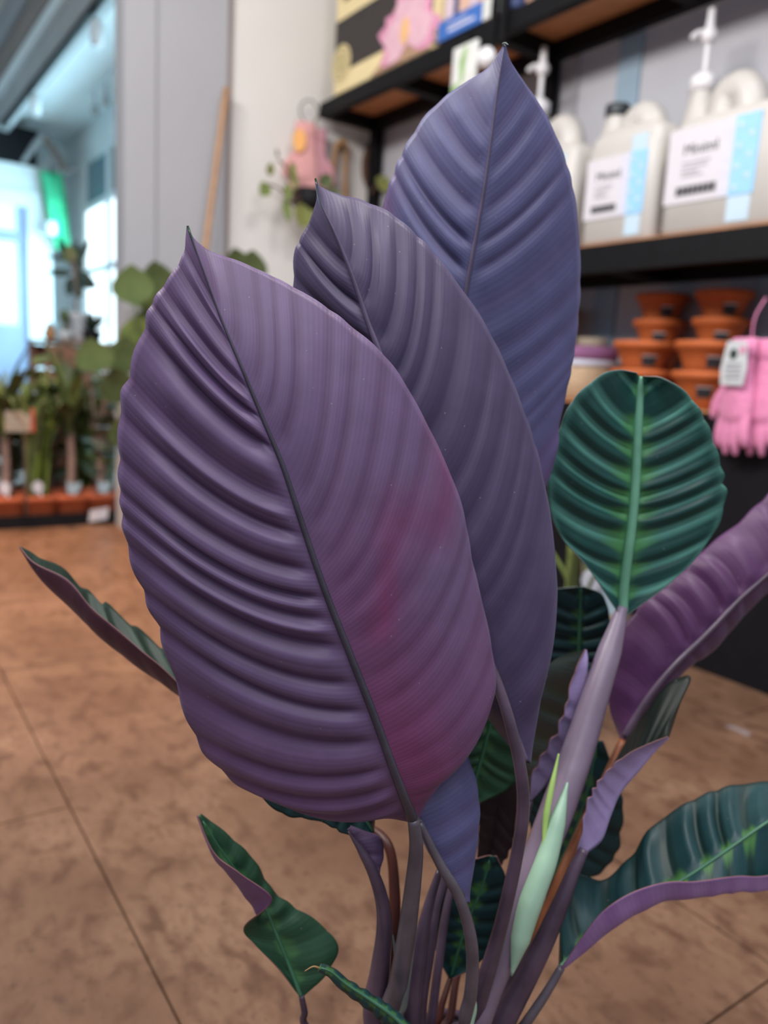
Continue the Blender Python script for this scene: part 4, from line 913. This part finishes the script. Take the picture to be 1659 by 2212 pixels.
# 8 narrow rolled leaf at the bottom edge
l8 = leaf('deep', 'top', [
  (.385, [(690,2091),(714,2110),(742,2142),(796,2182),(830,2216),(880,2262)]),
  (.38, [(690,2090),(716,2100),(748,2126),(800,2160),(845,2192),(900,2242)]),
  (.39, [(691,2089),(714,2094),(744,2115),(794,2146),(842,2176),(905,2232)])],
  nv=8, amp=(.0008, .0008), bow=(.1, .1), cup=(.002, .002), scal=(.05, .05), ns=80, nt=12, rib=('rib_dim_green', .0004, .0012), heartw=.4, label='narrow rolled green leaf at the bottom')
stalk(l8, [(900,2240,.381),(915,2280,.385)], [.0014,.002,.002], 'stalk_purple', (.0, -.035))
mk('leaf_tip', [tube([P(690,2091,.385)-POT, P(676,2088,.384)-POT, P(658,2098,.383)-POT], [.0006, .0004, .0002], 6)], 'strap_tan', l8, True)

# 9 round green leaf
l9 = leaf('green', 'top', [
  ([.53, .515, .515, .525], [(1374,806),(1335,800),(1296,812),(1240,862),(1208,930),(1189,1010),(1186,1085),(1210,1155),(1270,1225),(1338,1326)]),
  ([.545, .535, .53, .53], [(1384,813),(1381,850),(1378,905),(1375,970),(1372,1040),(1367,1105),(1360,1165),(1352,1225),(1346,1280),(1345,1328)]),
  ([.53, .52, .52, .525], [(1394,814),(1432,818),(1482,848),(1520,900),(1546,965),(1564,1035),(1566,1090),(1540,1155),(1470,1240),(1350,1331)])],
  nv=10, amp=(.0046, .0044), bow=(.14, .12), cup=(-.002, -.002), scal=(.02, .03), ns=240, nt=28, rib=('rib_green', .0030, .0036), heartw=.42, label='round dark green leaf with pale ribs', margin='sheath_dull', sharp=.6)
stalk(l9, [(1346,1308,.530),(1320,1396,.515),(1290,1490,.50),(1256,1600,.485),(1222,1700,.47),(1180,1810,.455),(1140,1910,.443),(1098,2030,.435),(1050,2150,.43),(1028,2212,.43)],
      [.0036,.0080,.0092,.0104,.0108,.0098,.0090,.0086,.009,.0095,.009], 'stalk_lilac', (.018, .0), n=16)
stalk(l9, [(1226,1690,.462),(1204,1775,.449),(1180,1859,.439),(1146,1951,.431),(1124,2030,.426),(1105,2108,.423)], [.0006,.0056,.0072,.0078,.0064,.0006], 'sheath_green', None, 'sheath', n=16, flat=.9)
stalk(l9, [(1207,1628,.467),(1194,1690,.458),(1180,1760,.449),(1174,1830,.440)], [.0005,.0018,.0022,.0008], 'sheath_edge', None, 'sheath_edge', n=8)

# 10 leaf behind
l10 = leaf('deep', 'top', [
  (.60, [(1246,1268),(1190,1276),(1150,1310),(1142,1370),(1176,1432),(1245,1462)]),
  (.605, [(1254,1268),(1253,1310),(1252,1350),(1251,1390),(1250,1430),(1250,1462)]),
  (.60, [(1262,1268),(1300,1284),(1316,1326),(1316,1376),(1298,1432),(1256,1462)])],
  nv=7, amp=(.0026, .0026), bow=(.05, .05), scal=(.03, .03), ns=110, nt=14, rib=('rib_dim_green', .0012, .0016), heartw=.25, label='small dark green leaf behind the round leaf', margin='sheath_dull')
stalk(l10, [(1250,1460,.603),(1235,1600,.57),(1205,1760,.53),(1165,1920,.49),(1110,2080,.46),(1060,2212,.445)], [.002,.0024,.003,.0034,.0036,.004,.004], 'stalk_purple', (.018, .016))

# 11 big purple leaf at the right
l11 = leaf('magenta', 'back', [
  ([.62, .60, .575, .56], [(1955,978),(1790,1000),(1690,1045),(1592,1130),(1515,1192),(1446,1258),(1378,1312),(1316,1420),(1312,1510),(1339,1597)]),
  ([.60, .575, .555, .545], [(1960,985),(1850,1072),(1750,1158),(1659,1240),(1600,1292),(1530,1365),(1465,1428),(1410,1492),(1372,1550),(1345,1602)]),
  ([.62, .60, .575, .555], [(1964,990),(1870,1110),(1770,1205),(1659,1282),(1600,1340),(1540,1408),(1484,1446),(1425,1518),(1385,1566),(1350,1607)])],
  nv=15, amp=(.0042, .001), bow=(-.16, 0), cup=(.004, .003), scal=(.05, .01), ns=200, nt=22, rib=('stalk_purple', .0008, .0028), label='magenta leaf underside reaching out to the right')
stalk(l11, [(1345,1600,.545),(1300,1700,.525),(1258,1790,.505),(1215,1890,.488),(1178,1985,.475),(1130,2100,.462),(1090,2212,.455)], [.003,.0034,.004,.0046,.005,.005,.005,.005], 'stalk_orange', (.028, .012))

# 12 folded leaf with lilac margin
l12 = leaf('lilac', 'top', [
  ([.50, .52, .52, .47], [(1446,1592),(1470,1520),(1492,1462),(1440,1478),(1385,1550),(1330,1640),(1275,1740),(1240,1862)]),
  ([.475, .475, .47, .455], [(1444,1594),(1418,1618),(1383,1660),(1340,1712),(1318,1762),(1298,1815),(1262,1846),(1238,1868)]),
  ([.47, .462, .458, .452], [(1443,1590),(1392,1610),(1341,1638),(1302,1675),(1281,1706),(1262,1750),(1256,1796),(1238,1862)])],
  ref=(0.05, 0.4), nv=9, amp=(.0005, .0006), bow=(0, 0), cup=(0, .003), scal=(.015, .08), ns=120, nt=16, rib=None, heartw=.1, label='folded leaf with a lilac outer face and dark inside')
stalk(l12, [(1262,1835,.454),(1240,1880,.450),(1212,1950,.446),(1172,2040,.443),(1120,2140,.442),(1080,2212,.442)], [.0030,.0042,.0058,.0072,.0085,.009,.009], 'stalk_purple', (.032, -.002))

# 13 arching leaf at the lower right
l13 = leaf('deep', 'top', [
  ([.56, .53, .50, .46], [(1850,1695),(1760,1684),(1659,1688),(1560,1702),(1470,1742),(1405,1790),(1360,1852),(1302,1900),(1242,1890),(1213,1960),(1206,2086)]),
  ([.52, .48, .46, .45], [(1850,1700),(1750,1722),(1659,1775),(1580,1830),(1500,1885),(1425,1930),(1368,1958),(1312,2000),(1264,2040),(1228,2073),(1212,2090)]),
  ([.51, .46, .442, .444], [(1850,1716),(1760,1880),(1659,1916),(1590,1924),(1510,1938),(1440,1945),(1380,1970),(1322,2005),(1272,2047),(1231,2081),(1213,2093)]),
  ([.505, .452, .436, .442], [(1850,1710),(1760,1856),(1659,1890),(1590,1892),(1506,1903),(1440,1905),(1368,1926),(1304,1966),(1258,2022),(1224,2072),(1211,2090)])],
  mid=1, ref=(0.05, 0.4), nv=11, amp=(.0060, .0006), bow=(.12, 0), cup=(-.001, 0), scal=(.01, 0), ns=220, nt=26, rib=('rib_dim_green', .0008, .0016), heartw=.22, label='glossy dark leaf with purple rolled edge at right', ribside=1)
stalk(l13, [(1213,2089,.444),(1180,2145,.44),(1135,2212,.438)], [.0024,.003,.0034,.004], 'stalk_grey', (.045, -.008))

# 14-18 leaves deep in the clump
l14 = leaf('midgreen', 'top', [
  (.495, [(1080,1470),(1010,1560),(985,1650),(1010,1728)]), (.50, [(1092,1470),(1060,1562),(1038,1645),(1014,1730)]), (.495, [(1096,1470),(1124,1580),(1112,1690),(1020,1742)])],
  nv=8, amp=(.0015, .0015), ns=80, nt=12, rib=('rib_dim_green', .0008, .0016), heartw=.4, label='green leaf glimpsed beside the front leaf')
stalk(l14, [(1014,1728,.50),(990,1850,.48),(960,1990,.46),(930,2212,.445)], [.002,.0024,.003,.0034,.0034], 'stalk_purple', (.002, .02))
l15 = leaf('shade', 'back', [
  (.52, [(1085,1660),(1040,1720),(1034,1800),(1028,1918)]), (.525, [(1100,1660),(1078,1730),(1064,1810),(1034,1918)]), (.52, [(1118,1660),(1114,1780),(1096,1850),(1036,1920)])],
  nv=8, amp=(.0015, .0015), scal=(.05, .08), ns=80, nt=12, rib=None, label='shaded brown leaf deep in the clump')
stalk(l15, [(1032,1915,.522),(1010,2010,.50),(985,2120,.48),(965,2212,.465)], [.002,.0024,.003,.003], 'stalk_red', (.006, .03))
l16 = leaf('deep', 'top', [
  (.47, [(1050,1850),(960,1880),(930,1960),(940,2050),(970,2112)]), (.475, [(1060,1848),(1040,1920),(1012,1985),(988,2060),(973,2113)]), (.47, [(1072,1850),(1094,1905),(1086,1985),(1040,2075),(976,2114)])],
  nv=8, amp=(.0016, .0016), ns=90, nt=12, rib=('rib_dim_green', .0006, .0014), heartw=.35, label='dark teal leaf low among the stalks')
stalk(l16, [(973,2112,.474),(956,2165,.465),(940,2212,.46)], [.0018,.0024,.003,.003], 'stalk_red', (.0, .032))
l17 = leaf('deep', 'top', [
  (.56, [(1280,1600),(1200,1645),(1146,1716),(1146,1800),(1165,1936)]), (.565, [(1290,1600),(1270,1700),(1242,1790),(1205,1870),(1168,1938)]), (.56, [(1302,1600),(1336,1690),(1346,1752),(1334,1838),(1290,1890),(1230,1908),(1172,1940)])],
  nv=9, amp=(.0016, .0016), scal=(.04, .06), ns=90, nt=12, rib=('rib_dim_green', .0006, .0014), heartw=.2, label='dark leaf behind the lilac folded leaf')
stalk(l17, [(1168,1936,.563),(1140,2040,.53),(1100,2150,.50),(1075,2212,.49)], [.002,.0024,.003,.003], 'stalk_purple', (.02, .03))
l18 = leaf('lilac', 'top', [
  ([.54, .56, .55, .50], [(1264,1402),(1190,1430),(1140,1500),(1120,1600),(1124,1690),(1144,1730)]),
  ([.515, .505, .50, .495], [(1266,1404),(1268,1440),(1254,1545),(1224,1622),(1180,1692),(1145,1730)]),
  ([.508, .495, .49, .492], [(1264,1402),(1238,1458),(1220,1530),(1196,1590),(1152,1665),(1142,1728)])],
  ref=(0.05, 0.4), nv=7, amp=(.001, .001), bow=(0, 0), cup=(0, .003), scal=(.05, .16), ns=110, nt=14, rib=None, heartw=.05, label='curled leaf with a wavy lilac margin beside the pale stalk')
stalk(l18, [(1145,1728,.496),(1120,1850,.48),(1090,1990,.465),(1050,2212,.452)], [.002,.003,.0034,.0036,.0036], 'stalk_purple', (.02, .01))
# extra sheaths around the stalks at the base
stalk(l3, [(950,1880,.436),(925,1960,.43),(905,2060,.424),(890,2212,.42)], [.002,.004,.0062,.008], 'stalk_purple', (-.01, .0), 'sheath')
stalk(l6, [(848,2020,.409),(856,2080,.410),(852,2140,.412),(846,2212,.415)], [.0006,.003,.004,.0042], 'sheath_dull', (-.022, -.004), 'sheath', flat=.5)
stalk(l4, [(1022,2140,.406),(1026,2180,.407),(1018,2240,.410)], [.0008,.003,.0034], 'sheath_green', (.016, -.02), 'sheath', flat=.5)
